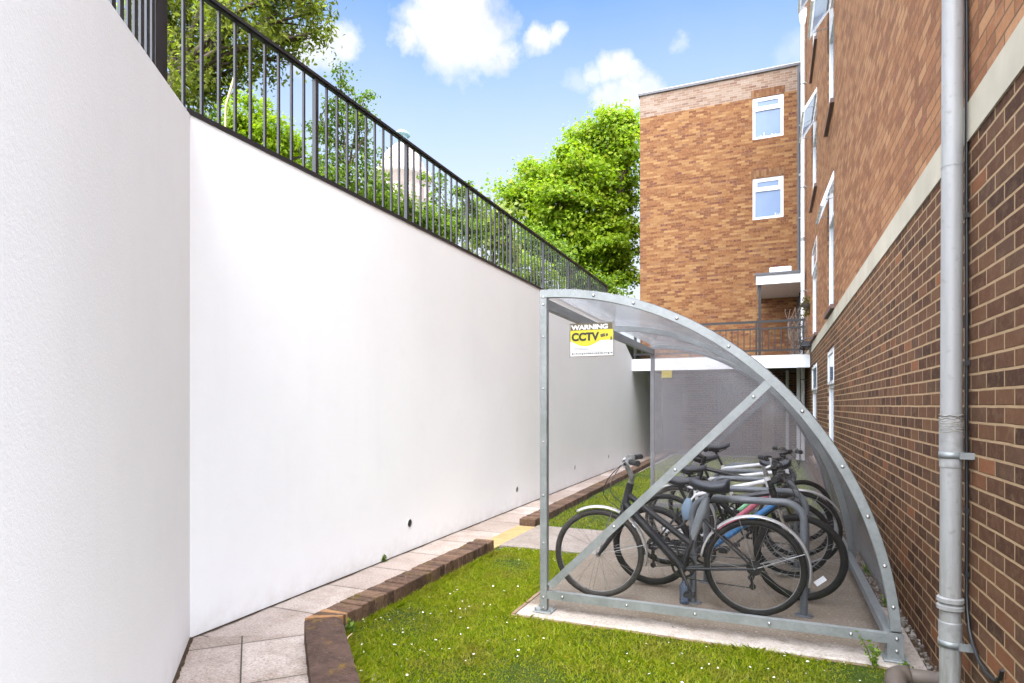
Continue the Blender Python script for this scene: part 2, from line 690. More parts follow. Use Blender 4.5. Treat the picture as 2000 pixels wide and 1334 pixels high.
M['brick_far_band'] = brick_mat('pale_bleached_brick', 'xz',
                                [(0.0, (0.1846, 0.1153, 0.0814)), (0.5, (0.2250, 0.1606, 0.1204)), (0.9, (0.2597, 0.2029, 0.1625)), (0.98, (0.1385, 0.0791, 0.0603))],
                                (0.3312, 0.2640, 0.2184), size=(0.235, 0.077), mort=0.010, stain=0.15, bump=0.5)
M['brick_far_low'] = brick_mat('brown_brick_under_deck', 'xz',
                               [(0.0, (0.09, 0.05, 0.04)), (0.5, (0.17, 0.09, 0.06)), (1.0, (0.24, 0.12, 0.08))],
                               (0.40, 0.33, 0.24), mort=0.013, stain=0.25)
M['soldier'] = brick_mat('soldier_course_brick', 'xz', [(0, (0.125, 0.052, 0.026)), (0.5, (0.17, 0.078, 0.036)), (1, (0.21, 0.12, 0.06))], (0.15, 0.10, 0.06), mort=0.009, vertical=True)
M['stone'] = plain('cast_stone_band', (0.36, 0.325, 0.25), 0.85, var=0.12, scale=3, bump=0.3, dirt=(0.25, 0.21, 0.15), dirt_amt=0.25)
M['tile_sill'] = plain('dark_tile_sill', (0.10, 0.055, 0.045), 0.6, var=0.25, scale=9)
M['rail'] = plain('black_railing_paint', (0.012, 0.013, 0.016), 0.42, var=0.25, scale=14, bump=0.12)
M['rail_brown'] = plain('dark_brown_railing_paint', (0.008, 0.006, 0.005), 0.45, var=0.2, scale=10)
M['glass'] = plain('window_glass', (0.20, 0.26, 0.34), 0.06, var=0.12, scale=1.2, spec=0.9)
M['tub'] = plain('pale_pane_mark', (0.30, 0.34, 0.42), .5, var=.25, scale=12)
M['frost'] = plain('obscured_glass', (0.135, 0.195, 0.315), 0.2, var=0.08, scale=1.5, spec=0.3)  # blue of the reflected sky is put into the base colour


def pipe_mat():
    m, nt, out = newmat('weathered_white_pipe')
    t = NT(nt)
    co = objco(t)
    mp = t.n('ShaderNodeMapping')
    mp.inputs['Scale'].default_value = (6, 6, 0.7)
    t.link(co, mp.inputs[0])
    a = t.noise(mp.outputs[0], 4, 7, 0.65)
    b = t.noise(co, 30, 4, 0.6)
    col = t.ramp(a, [(0.35, (0.275, 0.275, 0.275)), (0.75, (0.225, 0.225, 0.218))])
    col = t.mix(t.math('MULTIPLY', t.math('SUBTRACT', b, 0.58, True), 3.0, True), col, (0.13, 0.12, 0.10))
    sp = t.n('ShaderNodeSeparateXYZ')
    t.link(co, sp.inputs[0])
    low = t.math('SUBTRACT', 1.0, t.math('MULTIPLY', sp.outputs['Z'], 0.75), True)
    g = t.noise(mp.outputs[0], 7, 7, 0.7)
    col = t.mix(t.math('MULTIPLY', low, t.math('MULTIPLY', t.math('SUBTRACT', g, 0.36, True), 3.0, True), True), col, (0.125, 0.122, 0.10))
    t.link(t.bsdf(col, 0.4, 0, t.bump(b, 0.08, 0.002), 0.4), out.inputs[0])
    return m


M['pipe'] = pipe_mat()
M['collar'] = plain('grubby_pipe_collar', (0.235, 0.235, 0.23), 0.5, var=0.2, scale=22, dirt=(0.11, 0.105, 0.09), dirt_amt=0.5)


def galv_mat():
    m, nt, out = newmat('galvanised_steel')
    t = NT(nt)
    co = objco(t)
    vo = t.n('ShaderNodeTexVoronoi')
    vo.inputs['Scale'].default_value = 55
    t.link(co, vo.inputs['Vector'])
    a = t.noise(co, 7, 6, 0.65)
    b = t.noise(co, 40, 4, 0.6)
    base = t.ramp(a, [(0.3, (0.185, 0.20, 0.20)), (0.7, (0.255, 0.272, 0.272))])
    bw = t.n('ShaderNodeRGBToBW')
    t.link(vo.outputs['Color'], bw.inputs[0])
    col = t.mix(0.07, base, bw.outputs[0], 'OVERLAY')
    col = t.mix(t.math('MULTIPLY', t.math('SUBTRACT', b, 0.62, True), 2.2, True), col, (0.22, 0.22, 0.19))
    r = t.math('ADD', t.math('MULTIPLY', a, 0.3), 0.34, True)
    t.link(t.bsdf(col, r, 0.45, t.bump(b, 0.08, 0.002), 0.5), out.inputs[0])
    return m


M['galv'] = galv_mat()
M['bolt'] = plain('bolt_steel', (0.24, 0.24, 0.235), 0.35, 0.7, var=0.2, scale=60)
M['poly'] = clear_mat('clear_polycarbonate', (0.97, 0.97, 0.98), 0.004, (0.55, 0.55, 0.58), refl=0.18)
M['poly_roof'] = clear_mat('weathered_roof_sheet', (0.97, 0.97, 0.98), 0.26, (0.80, 0.81, 0.84), 0.12)
M['poly_rear'] = clear_mat('smoky_rear_sheet', (0.96, 0.955, 0.965), 0.22, (0.74, 0.71, 0.735), 0.10)


def concrete_mat(name, c0, c1, dark, scale=1.0, sheltered=None):
    m, nt, out = newmat(name)
    t = NT(nt)
    co = objco(t)
    a = t.noise(co, 1.9 * scale, 8, 0.68)
    b = t.noise(co, 11 * scale, 8, 0.7)
    g = t.noise(co, 60, 4, 0.8)
    col = t.ramp(a, [(0.3, c0), (0.7, c1)])
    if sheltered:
        # brown grime, with the roof's shade painted in, behind the exposed front edge
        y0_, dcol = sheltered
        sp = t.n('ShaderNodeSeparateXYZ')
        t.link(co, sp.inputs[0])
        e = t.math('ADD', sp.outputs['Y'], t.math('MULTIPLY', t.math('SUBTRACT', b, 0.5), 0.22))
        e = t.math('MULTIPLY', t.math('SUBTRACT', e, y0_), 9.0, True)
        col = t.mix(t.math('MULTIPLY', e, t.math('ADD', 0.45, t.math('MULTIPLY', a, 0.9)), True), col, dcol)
    col = t.mix(t.math('MULTIPLY', t.math('SUBTRACT', b, 0.50, True), 3.2, True), col, dark)
    col = t.mix(t.math('MULTIPLY', t.math('SUBTRACT', g, 0.53, True), 4.0, True), col, tuple(c * 0.5 for c in dark))
    col = t.mix(t.math('MULTIPLY', t.math('SUBTRACT', 0.43, g, True), 4.0, True), col, tuple(min(1, c * 1.5) for c in c1))
    h = t.math('ADD', g, t.math('MULTIPLY', b, 0.6))
    t.link(t.bsdf(col, 0.9, 0, t.bump(h, 0.45, 0.004), 0.2), out.inputs[0])
    return m


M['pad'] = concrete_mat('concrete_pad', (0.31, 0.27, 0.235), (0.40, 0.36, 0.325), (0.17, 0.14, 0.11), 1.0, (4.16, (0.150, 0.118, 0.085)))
M['agg'] = concrete_mat('exposed_aggregate_path', (0.20, 0.165, 0.140), (0.29, 0.25, 0.22), (0.11, 0.088, 0.072), 2.0)


def slab_mat(name, rot=0.0, size=(0.66, 0.62), offx=0.0, offy=0.0):
    m, nt, out = newmat(name)
    t = NT(nt)
    co = objco(t)
    mp = t.n('ShaderNodeMapping')
    mp.inputs['Rotation'].default_value = (0, 0, rot)
    mp.inputs['Location'].default_value = (offx, offy, 0)
    t.link(co, mp.inputs[0])
    br = t.n('ShaderNodeTexBrick')
    br.offset = 0.0
    br.inputs['Color1'].default_value = (0, 0, 0, 1)
    br.inputs['Color2'].default_value = (1, 1, 1, 1)
    br.inputs['Scale'].default_value = 1.0
    br.inputs['Mortar Size'].default_value = 0.005
    br.inputs['Mortar Smooth'].default_value = 0.2
    br.inputs['Brick Width'].default_value = size[0]
    br.inputs['Row Height'].default_value = size[1]
    t.link(mp.outputs[0], br.inputs['Vector'])
    a = t.noise(co, 2.6, 8, 0.68)
    b = t.noise(co, 17, 8, 0.7)
    g = t.noise(co, 70, 4, 0.8)
    base = t.ramp(br.outputs['Color'], [(0, (0.3260, 0.2673, 0.2340)), (0.5, (0.4215, 0.3532, 0.3167)), (1, (0.5010, 0.4328, 0.3931))])
    col = t.mix(t.math('MULTIPLY', t.math('SUBTRACT', a, 0.46, True), 3.2, True), base, (0.2386, 0.1782, 0.1404))
    col = t.mix(t.math('MULTIPLY', t.math('SUBTRACT', g, 0.50, True), 4.0, True), col, (0.0952, 0.0772, 0.0672))
    col = t.mix(t.math('MULTIPLY', t.math('SUBTRACT', 0.44, g, True), 4.0, True), col, (0.6362, 0.5569, 0.4992))
    col = t.mix(t.math('MULTIPLY', t.math('SUBTRACT', b, 0.56, True), 4.0, True), col, (0.1749, 0.1400, 0.1092))
    # dirt gathered along the joints
    br2 = t.n('ShaderNodeTexBrick')
    br2.offset = 0.0
    br2.inputs['Scale'].default_value = 1.0
    br2.inputs['Mortar Size'].default_value = 0.045
    br2.inputs['Mortar Smooth'].default_value = 1.0
    br2.inputs['Brick Width'].default_value = size[0]
    br2.inputs['Row Height'].default_value = size[1]
    t.link(mp.outputs[0], br2.inputs['Vector'])
    col = t.mix(t.math('MULTIPLY', t.math('MULTIPLY', br2.outputs['Fac'], b), 0.40, True), col, (0.14, 0.115, 0.095))
    col = t.mix(br.outputs['Fac'], col, (0.065, 0.052, 0.038))
    h = t.math('SUBTRACT', t.math('ADD', t.math('MULTIPLY', g, 0.5), t.math('MULTIPLY', b, 0.3)), t.math('MULTIPLY', br.outputs['Fac'], 1.6))
    t.link(t.bsdf(col, 0.85, 0, t.bump(h, 0.5, 0.006), 0.25), out.inputs[0])
    return m


M['slab'] = slab_mat('paving_slab', 0, (0.70, 0.62), 3.48, 0.20)
M['slab_turn'] = slab_mat('paving_slab_turned', rad(-46), (0.80, 0.62), 0.05, 0.12)


def soil_mat():
    m, nt, out = newmat('soil')
    t = NT(nt)
    co = objco(t)
    a = t.noise(co, 9, 8, 0.7)
    b = t.noise(co, 70, 5, 0.7)
    col = t.ramp(a, [(0.3, (0.035, 0.022, 0.014)), (0.7, (0.10, 0.07, 0.045))])
    col = t.mix(t.math('MULTIPLY', t.math('SUBTRACT', b, 0.6, True), 3, True), col, (0.25, 0.2, 0.15))
    t.link(t.bsdf(col, 0.95, 0, t.bump(b, 0.8, 0.02), 0.1), out.inputs[0])
    return m


M['soil'] = soil_mat()


def turf_mat():
    m, nt, out = newmat('turf')
    t = NT(nt)
    co = objco(t)
    a = t.noise(co, 2.2, 6, 0.65)
    b = t.noise(co, 40, 6, 0.7)
    c = t.noise(co, 130, 3, 0.7)
    col = t.ramp(a, [(0.3, (0.040, 0.075, 0.010)), (0.55, (0.075, 0.115, 0.016)), (0.75, (0.12, 0.115, 0.03))])
    col = t.mix(t.math('MULTIPLY', b, 0.7), col, (0.03, 0.045, 0.010))
    t.link(t.bsdf(col, 0.9, 0, t.bump(c, 0.9, 0.03), 0.1), out.inputs[0])
    return m


M['turf'] = turf_mat()
M['grass'] = leaf_mat('grass_blade', [(0.1037, 0.1620, 0.0048), (0.1952, 0.2646, 0.0072), (0.2806, 0.3348, 0.0120), (0.3538, 0.3726, 0.0240), (0.1342, 0.1998, 0.0060), (0.4636, 0.3780, 0.0720)], 0.45, patch=((0.27, 0.235, 0.045), 2.6, 0.48, 3.5))


def kerb_mat(name, c0, c1, c2):
    m, nt, out = newmat(name)
    t = NT(nt)
    co = objco(t)
    geo = t.n('ShaderNodeNewGeometry')
    a = t.noise(co, 14, 8, 0.75, 0.6)
    b = t.noise(co, 48, 6, 0.75)
    col = t.ramp(geo.outputs['Random Per Island'], [(0, c0), (0.5, c1), (1, c2)])
    col = t.mix(t.math('MULTIPLY', t.math('SUBTRACT', a, 0.47, True), 3.4, True), col, (0.028, 0.019, 0.014))
    col = t.mix(t.math('MULTIPLY', t.math('SUBTRACT', b, 0.52, True), 3.0, True), col, (0.20, 0.14, 0.10))
    lich = t.noise(co, 24, 6, 0.75)
    col = t.mix(t.math('MULTIPLY', t.math('SUBTRACT', lich, 0.60, True), 6, True), col, (0.21, 0.18, 0.13))
    moss = t.noise(co, 5, 7, 0.7)
    col = t.mix(t.math('MULTIPLY', t.math('SUBTRACT', moss, 0.56, True), 5.0, True), col, (0.13, 0.095, 0.014))
    t.link(t.bsdf(col, 0.9, 0, t.bump(t.math('ADD', a, b), 0.6, 0.008), 0.2), out.inputs[0])
    return m


M['kerb'] = kerb_mat('weathered_kerb_brick', (0.060, 0.036, 0.027), (0.105, 0.062, 0.043), (0.165, 0.100, 0.066))


def leg_mat():
    m, nt, out = newmat('tooled_brick_coping')
    t = NT(nt)
    co = objco(t)
    mp = t.n('ShaderNodeMapping')
    mp.inputs['Rotation'].default_value = (0, 0, rad(50))
    mp.inputs['Scale'].default_value = (14, 60, 14)
    t.link(co, mp.inputs[0])
    s = t.noise(mp.outputs[0], 1.0, 6, 0.7, 0.8)
    a = t.noise(co, 9, 8, 0.72)
    b = t.noise(co, 40, 6, 0.75)
    col = t.ramp(a, [(0.3, (0.050, 0.030, 0.024)), (0.6, (0.098, 0.060, 0.046)), (0.8, (0.14, 0.088, 0.066))])
    col = t.mix(t.math('MULTIPLY', t.math('SUBTRACT', s, 0.52, True), 4, True), col, (0.030, 0.020, 0.016))
    col = t.mix(t.math('MULTIPLY', t.math('SUBTRACT', 0.42, s, True), 3, True), col, (0.18, 0.125, 0.098))
    col = t.mix(t.math('MULTIPLY', t.math('SUBTRACT', b, 0.60, True), 6, True), col, (0.30, 0.27, 0.20))
    mo = t.noise(co, 6.5, 7, 0.7)
    col = t.mix(t.math('MULTIPLY', t.math('SUBTRACT', mo, 0.565, True), 7, True), col, (0.19, 0.115, 0.016))
    h = t.math('ADD', t.math('MULTIPLY', s, 1.5), b)
    t.link(t.bsdf(col, 0.9, 0, t.bump(h, 0.8, 0.008), 0.2), out.inputs[0])
    return m


M['leg'] = leg_mat()
M['kerb_new'] = kerb_mat('cut_kerb_brick', (0.30, 0.15, 0.065), (0.34, 0.18, 0.08), (0.38, 0.21, 0.10))
M['yellow_brick'] = plain('yellow_paving_brick', (0.36, 0.24, 0.10), 0.85, var=0.15, scale=9, bump=0.4)
M['bark'] = plain('bark', (0.065, 0.048, 0.034), 0.9, var=0.4, scale=8, bump=0.8)
M['pale_stem'] = plain('pale_dry_stem', (0.48, 0.36, 0.22), 0.8, var=0.2, scale=8)

M['tyre'] = plain('tyre_rubber', (0.0085, 0.008, 0.007), 0.75, var=0.35, scale=30, bump=0.4, dirt=(0.035, 0.030, 0.020), dirt_amt=0.5, spec=0.25)
M['tyre_dusty'] = plain('dusty_tyre_rubber', (0.022, 0.019, 0.015), 0.8, var=0.35, scale=26, bump=0.4, dirt=(0.07, 0.058, 0.042), dirt_amt=0.5)
M['alloy'] = plain('bike_alloy', (0.26, 0.26, 0.25), 0.32, 0.75, var=0.2, scale=24, dirt=(0.22, 0.20, 0.17), dirt_amt=0.3)
M['chrome'] = plain('bike_chrome', (0.70, 0.70, 0.71), 0.16, 0.95, var=0.1, scale=24)
M['guard'] = plain('silver_mudguard', (0.40, 0.39, 0.38), 0.36, 0.45, var=0.12, scale=12, dirt=(0.27, 0.24, 0.20), dirt_amt=0.4)
M['charcoal'] = plain('charcoal_frame_paint', (0.015, 0.0155, 0.017), 0.42, 0.1, var=0.2, scale=14, dirt=(0.05, 0.043, 0.033), dirt_amt=0.25, spec=0.35)
M['silvergrey'] = plain('silver_grey_frame_paint', (0.17, 0.185, 0.195), 0.36, 0.3, var=0.12, scale=12)
M['blackpaint'] = plain('black_frame_paint', (0.008, 0.008, 0.009), 0.32, 0.1, var=0.2, scale=14, dirt=(0.1, 0.09, 0.07), dirt_amt=0.2)
M['blue'] = plain('blue_frame_paint', (0.02, 0.115, 0.26), 0.3, 0.1, var=0.15, scale=20)
M['pink'] = plain('pink_red_frame_paint', (0.40, 0.10, 0.14), 0.3, 0, var=0.2, scale=40)
M['whitebike'] = plain('white_frame_paint', (0.58, 0.58, 0.58), 0.28, 0, var=0.06, scale=20, dirt=(0.4, 0.37, 0.32), dirt_amt=0.25)
M['green'] = plain('green_frame_paint', (0.22, 0.48, 0.26), 0.3, 0, var=0.15, scale=20)
M['red'] = plain('red_reflector', (0.55, 0.035, 0.02), 0.25, 0, var=0.15, scale=40)
M['olive'] = plain('olive_frame_paint', (0.16, 0.16, 0.02), 0.35, 0, var=0.2, scale=20)
M['saddle'] = plain('saddle_vinyl', (0.013, 0.016, 0.022), 0.42, 0, var=0.2, scale=20, bump=0.15)
M['saddle_grey'] = plain('worn_saddle_vinyl', (0.026, 0.026, 0.030), 0.6, 0, var=0.2, scale=20, bump=0.15)
M['rubber'] = plain('black_rubber', (0.009, 0.009, 0.0095), 0.6, 0, var=0.2, scale=30)
M['parts'] = plain('dark_drivetrain', (0.022, 0.020, 0.018), 0.45, 0.5, var=0.4, scale=50)
M['bluegrey'] = plain('blue_grey_plastic', (0.13, 0.19, 0.25), 0.4, 0, var=0.12, scale=10)
M['reflector'] = plain('white_reflector', (0.70, 0.72, 0.74), 0.3, 0, var=0.1, scale=60)
M['hoop'] = plain('grey_coated_tube', (0.105, 0.115, 0.125), 0.5, 0.15, var=0.18, scale=10, dirt=(0.19, 0.185, 0.175), dirt_amt=0.2)
M['clay'] = plain('brown_drain_pipe', (0.085, 0.066, 0.052), 0.6, 0, var=0.25, scale=8, bump=0.2, dirt=(0.05, 0.04, 0.03), dirt_amt=0.4)
M['cable'] = plain('black_cable', (0.012, 0.012, 0.013), 0.45, 0, var=0.2, scale=8)
M['sign_white'] = plain('sign_white', (0.42, 0.42, 0.42), 0.35, var=0.03)
M['sign_yellow'] = plain('sign_yellow', (0.36, 0.32, 0.012), 0.35, var=0.05)
M['sign_olive'] = plain('sign_olive', (0.055, 0.040, 0.008), 0.4, var=0.1)
M['sign_black'] = plain('sign_black', (0.008, 0.007, 0.003), 0.4, var=0.1)
M['sign_grey'] = plain('sign_grey', (0.09, 0.09, 0.085), 0.4, var=0.1)
M['faded_yellow'] = plain('faded_yellow_sign', (0.40, 0.34, 0.13), 0.5, var=0.1, scale=10)
M['darkpanel'] = plain('dark_grey_panel_paint', (0.07, 0.07, 0.08), 0.5, var=0.15)
M['felt'] = plain('roof_felt', (0.10, 0.10, 0.11), 0.8, var=0.2)
M['tower'] = plain('pale_pink_stone', (0.30, 0.245, 0.22), 0.8, var=0.1, scale=0.6)
M['copper'] = plain('pale_green_copper', (0.16, 0.26, 0.29), 0.6, var=0.12, scale=0.8)
M['petal'] = plain('daisy_petal', (0.80, 0.80, 0.78), 0.6, var=0.05)
M['yolk'] = plain('daisy_centre', (0.65, 0.45, 0.02), 0.6, var=0.05)
M['gravel'] = plain('pale_gravel', (0.17, 0.15, 0.13), 0.85, var=0.4, scale=15, bump=0.4)
# ------------------------------------------------------------------ ground
WX, WZ = -3.445, 3.37          # face and top of the white wall
BX = 0.86                      # face of the brick building


def struct(name, mb, m):
    o = mb.build(name, m)
    return tag(o, kind='structure')


struct('ground', MB().quad([(-150, -150, -0.06), (150, -150, -0.06), (150, 150, -0.06), (-150, 150, -0.06)]), M['soil'])
# turf bed, finely divided so it is not dead flat
rows = []
for j in range(61):
    y = 2.0 + j * (18.9 - 2.0) / 60
    row = []
    for i in range(25):
        xl = -2.72 if y > 3.2 else -2.66 + (3.2 - y) * 0.953
        x = xl + i * (0.70 - xl) / 24
        row.append((x, y, 0.012 + 0.012 * math.sin(x * 3.1 + y * 1.7) * math.sin(y * 2.3 - x)))
    rows.append(row)
turf = MB().grid(rows)
struct('lawn', turf, M['turf'])
tn = Vector((0.69, -0.724, 0)).normalized()    # direction the wall turns towards the lens
E0 = Vector((WX, 2.828, 0))
EN = E0 + tn * 3.6
K0 = Vector((-2.70, 3.12, 0))
pm = MB().quad([(WX - .02, 2.83, 0.0), (-2.62, 3.30, 0.0), (-2.74, 19.2, 0.0), (WX - .12, 19.2, 0.0)])
struct('path', pm, M['slab'])
pm = MB().quad([(WX - .02, 2.83, 0.004), (EN.x, EN.y, .004), (EN.x + 1.2, EN.y + 1.0, .004), (-2.62, 3.30, .004)])
struct('path', pm, M['slab_turn'])
struct('path', MB().box((-2.64, 5.90, -0.04), (-1.60, 7.06, 0.032)), M['agg'])
struct('path', MB().box((-2.75, 19.0, -0.05), (BX, 21.4, 0.03)), M['agg'])
mb = MB()
for k in range(11):
    y = 5.66 + k * 0.126
    mb.prism_bev((-2.90, y, -0.04), (-2.665, y + 0.120, 0.016), 0.004)
struct('threshold_paving', mb, M['yellow_brick'])
PADZ = 0.03
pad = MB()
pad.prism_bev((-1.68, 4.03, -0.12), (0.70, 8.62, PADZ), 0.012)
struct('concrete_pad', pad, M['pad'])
struct('pad_edging', MB().box((-1.706, 4.02, -0.1), (-1.682, 8.62, 0.026)).box((-1.706, 3.995, -0.1), (0.66, 4.018, 0.020)), plain('edging_timber', (0.20, 0.13, 0.085), 0.85, var=0.3, scale=12))
mb = MB()
mb.box((0.702, 3.96, -0.1), (0.80, 5.2, 0.022))
struct('pad_slab', mb, M['agg'])
struct('soil_strip', MB().quad([(0.40, 1.5, 0.004), (BX, 1.5, 0.004), (BX, 12, 0.008), (0.68, 12, 0.008), (0.68, 4.0, 0.004), (0.40, 3.7, 0.004)]), M['soil'])
rng = np.random.default_rng(5)
gv = MB()
for k in range(900):
    y = 2.9 + 5.5 * rng.random() ** 1.5
    x = 0.72 + 0.14 * rng.random() if y > 4.0 else 0.62 + 0.24 * rng.random()
    r = 0.004 + 0.007 * rng.random()
    c = Vector((x, y, 0.008 + r * 0.3))
    ax = Euler((rng.random() * 6, rng.random() * 6, rng.random() * 6)).to_matrix()
    gv.obox(c, ax @ Vector((r, 0, 0)), ax @ Vector((0, r * .8, 0)), ax @ Vector((0, 0, r * .6)))
tag(gv.build('gravel', M['gravel'], recalc=False), 'loose pale gravel in the strip at the foot of the brick wall', 'gravel', kind='stuff')
# dirt lodged along the foot of the white wall
dl = MB()
rgd = random.Random(9)
pa = [(WX - .01, 2.83 + i * .06) for i in range(230)]
wd = [.012 + .010 * rgd.random() + .010 * max(0, math.sin(i * .31)) for i in range(230)]
for i in range(229):
    dl.quad([(WX - .005, pa[i][1], .006), (WX + wd[i], pa[i][1], .006), (WX + wd[i + 1], pa[i + 1][1], .006), (WX - .005, pa[i + 1][1], .006)])
for i in range(40):
    a, b = E0 + tn * (i * .06), E0 + tn * (i * .06 + .06)
    q_ = Vector((-tn.y, tn.x, 0))
    if q_.x < 0:
        q_ = -q_
    dl.quad([a + Vector((0, 0, .010)), a + q_ * (.016 + .014 * rgd.random()) + Vector((0, 0, .010)), b + q_ * .024 + Vector((0, 0, .010)), b + Vector((0, 0, .010))])
struct('soil_joint', dl, M['soil'])
# scraps of dead leaf blown on to the paving and the slab
lt = MB()
for k in range(150):
    if k < 95:
        x, y = -1.6 + 2.2 * rgd.random(), 4.08 + 3.6 * rgd.random() ** 1.4
        z = PADZ + .003
    else:
        y = 2.7 + 4.5 * rgd.random()
        x, z = (WX + .03 + .55 * rgd.random() ** 2), .008
    r = .004 + .010 * rgd.random() ** 2
    a = rgd.random() * 6.3
    u_, v_ = Vector((math.cos(a), math.sin(a), .2 * rgd.random())) * r, Vector((-math.sin(a), math.cos(a), .3 * rgd.random())) * r * .5
    c = Vector((x, y, z + r * .2))
    lt.quad([c - u_, c + v_, c + u_ * .9, c - v_])
tag(lt.build('leaf_litter', plain('dead_leaf', (0.060, 0.038, 0.020), .9, var=.5, scale=40), recalc=False), 'scraps of dry brown leaf scattered on the concrete and paving', 'leaf litter', kind='stuff')
# raised ground held up by the white wall
ug = MB()
ug.quad([(WX - .2, 2.9, 3.27), (WX - .2, 70, 3.27), (-120, 70, 3.27), (-120, 2.9, 3.27)])
ug.quad([(WX - .2, 2.9, 3.27), (-120, 2.9, 3.27), (-120, -40, 3.0), (EN.x - .3, EN.y - .3, 2.35)])
struct('upper_ground', ug, M['turf'])

# ------------------------------------------------------------------ white retaining wall
TH = 0.25
wall = MB()
prof = [(2.828, -0.1), (2.828, WZ), (14.75, WZ + .01), (16.40, 2.735), (21.3, 2.735), (21.3, -0.1)]
# main length, meshed so bevels read; face at WX
wall.extrude([(WX, y, z) for (y, z) in prof], (-TH, 0, 0))
ne = 3.6
nrm = Vector((tn.y, -tn.x, 0))          # away from the path
if nrm.dot(Vector((-1, 0, 0))) < 0:
    nrm = -nrm
z1 = WZ - 0.250 * ne
poly = [Vector((E0.x, E0.y, -0.1)), Vector((EN.x, EN.y, -0.1)), Vector((EN.x, EN.y, z1)), Vector((E0.x, E0.y, WZ))]
wall.extrude(poly, nrm * TH)
ret = thing('retaining_wall', 'long white rendered retaining wall with railing on top, angled at the near end', 'wall', (WX, 2.83, 0))
wall.build('wall', M['white'], ret)
for (hy, hz) in ((5.425, 0.285), (8.323, 0.27), (11.187, 0.33), (13.8, 0.34)):
    hb = MB()
    hb.ring((WX, hy, hz), (1, 0, 0), (0, 0, 1), [(0.040, -0.02), (0.040, 0.006), (0.047, 0.006), (0.047, -0.02)], 20)
    h = hb.build('weep_hole', M['upvc'], ret)
    MB().ring((WX, hy, hz), (1, 0, 0), (0, 0, 1), [(0.0, 0.0015), (0.0, 0.003), (0.0402, 0.003), (0.0402, 0.0015)], 20).build('dark_bore_disc', M['cable'], h)  # flat black disc painted as the shade inside the hole

# ------------------------------------------------------------------ railing on the wall
RX = WX - 0.035
RT = 4.235
rl = thing('railing', 'black metal railing with thin vertical bars along the top of the white wall', 'railing', (RX, 2.9, WZ))
SPC = 0.1375
y0 = 2.81
n_b = 80
MB().bar((RX, 2.72, RT - .012), (RX, 13.78, RT - .012), 0.055, 0.024).bar((RX, 2.72, RT - .030), (RX, 13.78, RT - .030), 0.030, 0.014).build('top_rail', M['rail'], rl)
MB().bar((WX - 0.022, 2.80, WZ + 0.016), (WX - 0.022, 13.80, WZ + 0.022), 0.06, 0.034).build('base_rail', M['rail'], rl)
b0 = MB().box((RX - .009, 2.9 - .009, WZ + .03), (RX + .009, 2.9 + .009, RT - .03)).build('baluster', M['rail'], rl)
p0 = MB().box((RX - .018, 2.9 - .018, WZ + .03), (RX + .018, 2.9 + .018, RT - .03)).build('post', M['rail'], rl)
k = 0
first_b = first_p = True
while True:
    y = y0 + k * SPC
    if y > 13.75:
        break
    if k % 10 == 9:
        if first_p:
            o, first_p = p0, False
        else:
            o = p0.copy()
            COL.objects.link(o)
    else:
        if first_b:
            o, first_b = b0, False
        else:
            o = b0.copy()
            COL.objects.link(o)
    o.location = (0, y - 2.9, 0)
    k += 1
o = p0.copy()
COL.objects.link(o)
o.location = (0, 13.76 - 2.9, 0)
# the part of the railing that follows the near length of wall
rn = thing('railing', 'near black metal railing that slopes down with the angled end of the white wall', 'railing', (RX, 2.7, WZ))
off = nrm * 0.03


def npt(sv, dz):
    p = E0 + tn * sv + off
    return (p.x, p.y, WZ - 0.25 * sv + dz)


MB().bar(npt(0.08, .85), npt(3.5, .85), 0.055, 0.026).build('top_rail', M['rail'], rn)
for sv in (0.83, 0.96):
    a, b = npt(sv, -.05), npt(sv, .84)
    MB().box((a[0] - .02, a[1] - .02, a[2]), (a[0] + .02, a[1] + .02, b[2])).build('post', M['rail'], rn)
for i in range(20):
    sv = 1.06 + i * 0.125
    a, b = npt(sv, -.04), npt(sv, .84)
    MB().box((a[0] - .008, a[1] - .008, a[2]), (a[0] + .008, a[1] + .008, b[2])).build('baluster', M['rail'], rn)

# ------------------------------------------------------------------ brick edgings


def brick_row(mb, p, q, wid, h, pitch=0.078, gap=0.013, mi=0, jit=0.006, rg=random.Random(3)):
    p, q = Vector(p), Vector(q)
    d = (q - p)
    L = d.length
    d.normalize()
    s = Vector((-d.y, d.x, 0))
    n = int(L / pitch)
    for i in range(n):
        c = p + d * ((i + 0.5) * L / n)
        hh = h + rg.uniform(-jit, jit)
        w = wid + rg.uniform(-jit, jit) * 1.2
        a = rg.uniform(-.02, .02)
        dd = (d + s * a).normalized()
        ss = Vector((-dd.y, dd.x, 0))
        hl = (L / n - gap) / 2
        e = 0.006
        # chamfered brick
        b = len(mb.v)
        for (k, z) in ((0, -0.08), (0, hh - e), (e, hh)):
            for (sx, sy) in ((-1, -1), (1, -1), (1, 1), (-1, 1)):
                v = c + dd * sx * (hl - k) + ss * sy * (w / 2 - k)
                mb.v.append((v.x + rg.uniform(-.0012, .0012), v.y + rg.uniform(-.0012, .0012), z + rg.uniform(-.001, .001)))
        for r in range(2):
            for j in range(4):
                j2 = (j + 1) % 4
                mb.f.append((b + r * 4 + j, b + r * 4 + j2, b + r * 4 + 4 + j2, b + r * 4 + 4 + j))
                mb.m.append(mi)
                mb.s.append(False)
        mb.f.append((b + 8, b + 9, b + 10, b + 11))
        mb.m.append(mi)
        mb.s.append(False)


KH = 0.14
e1 = MB()
brick_row(e1, (-2.668, 3.30, 0), (-2.682, 5.64, 0), 0.195, KH)
e1.box((-2.755, 3.32, -.08), (-2.60, 5.62, KH - 0.012), mi=1)
ed = thing('brick_edging', 'near low brown brick edging between the paved path and the lawn, turning a corner', 'kerb', (-2.74, 3.3, 0))
e1.build('straight_run', [M['kerb'], M['soil']], ed, recalc=False)
cut = MB()
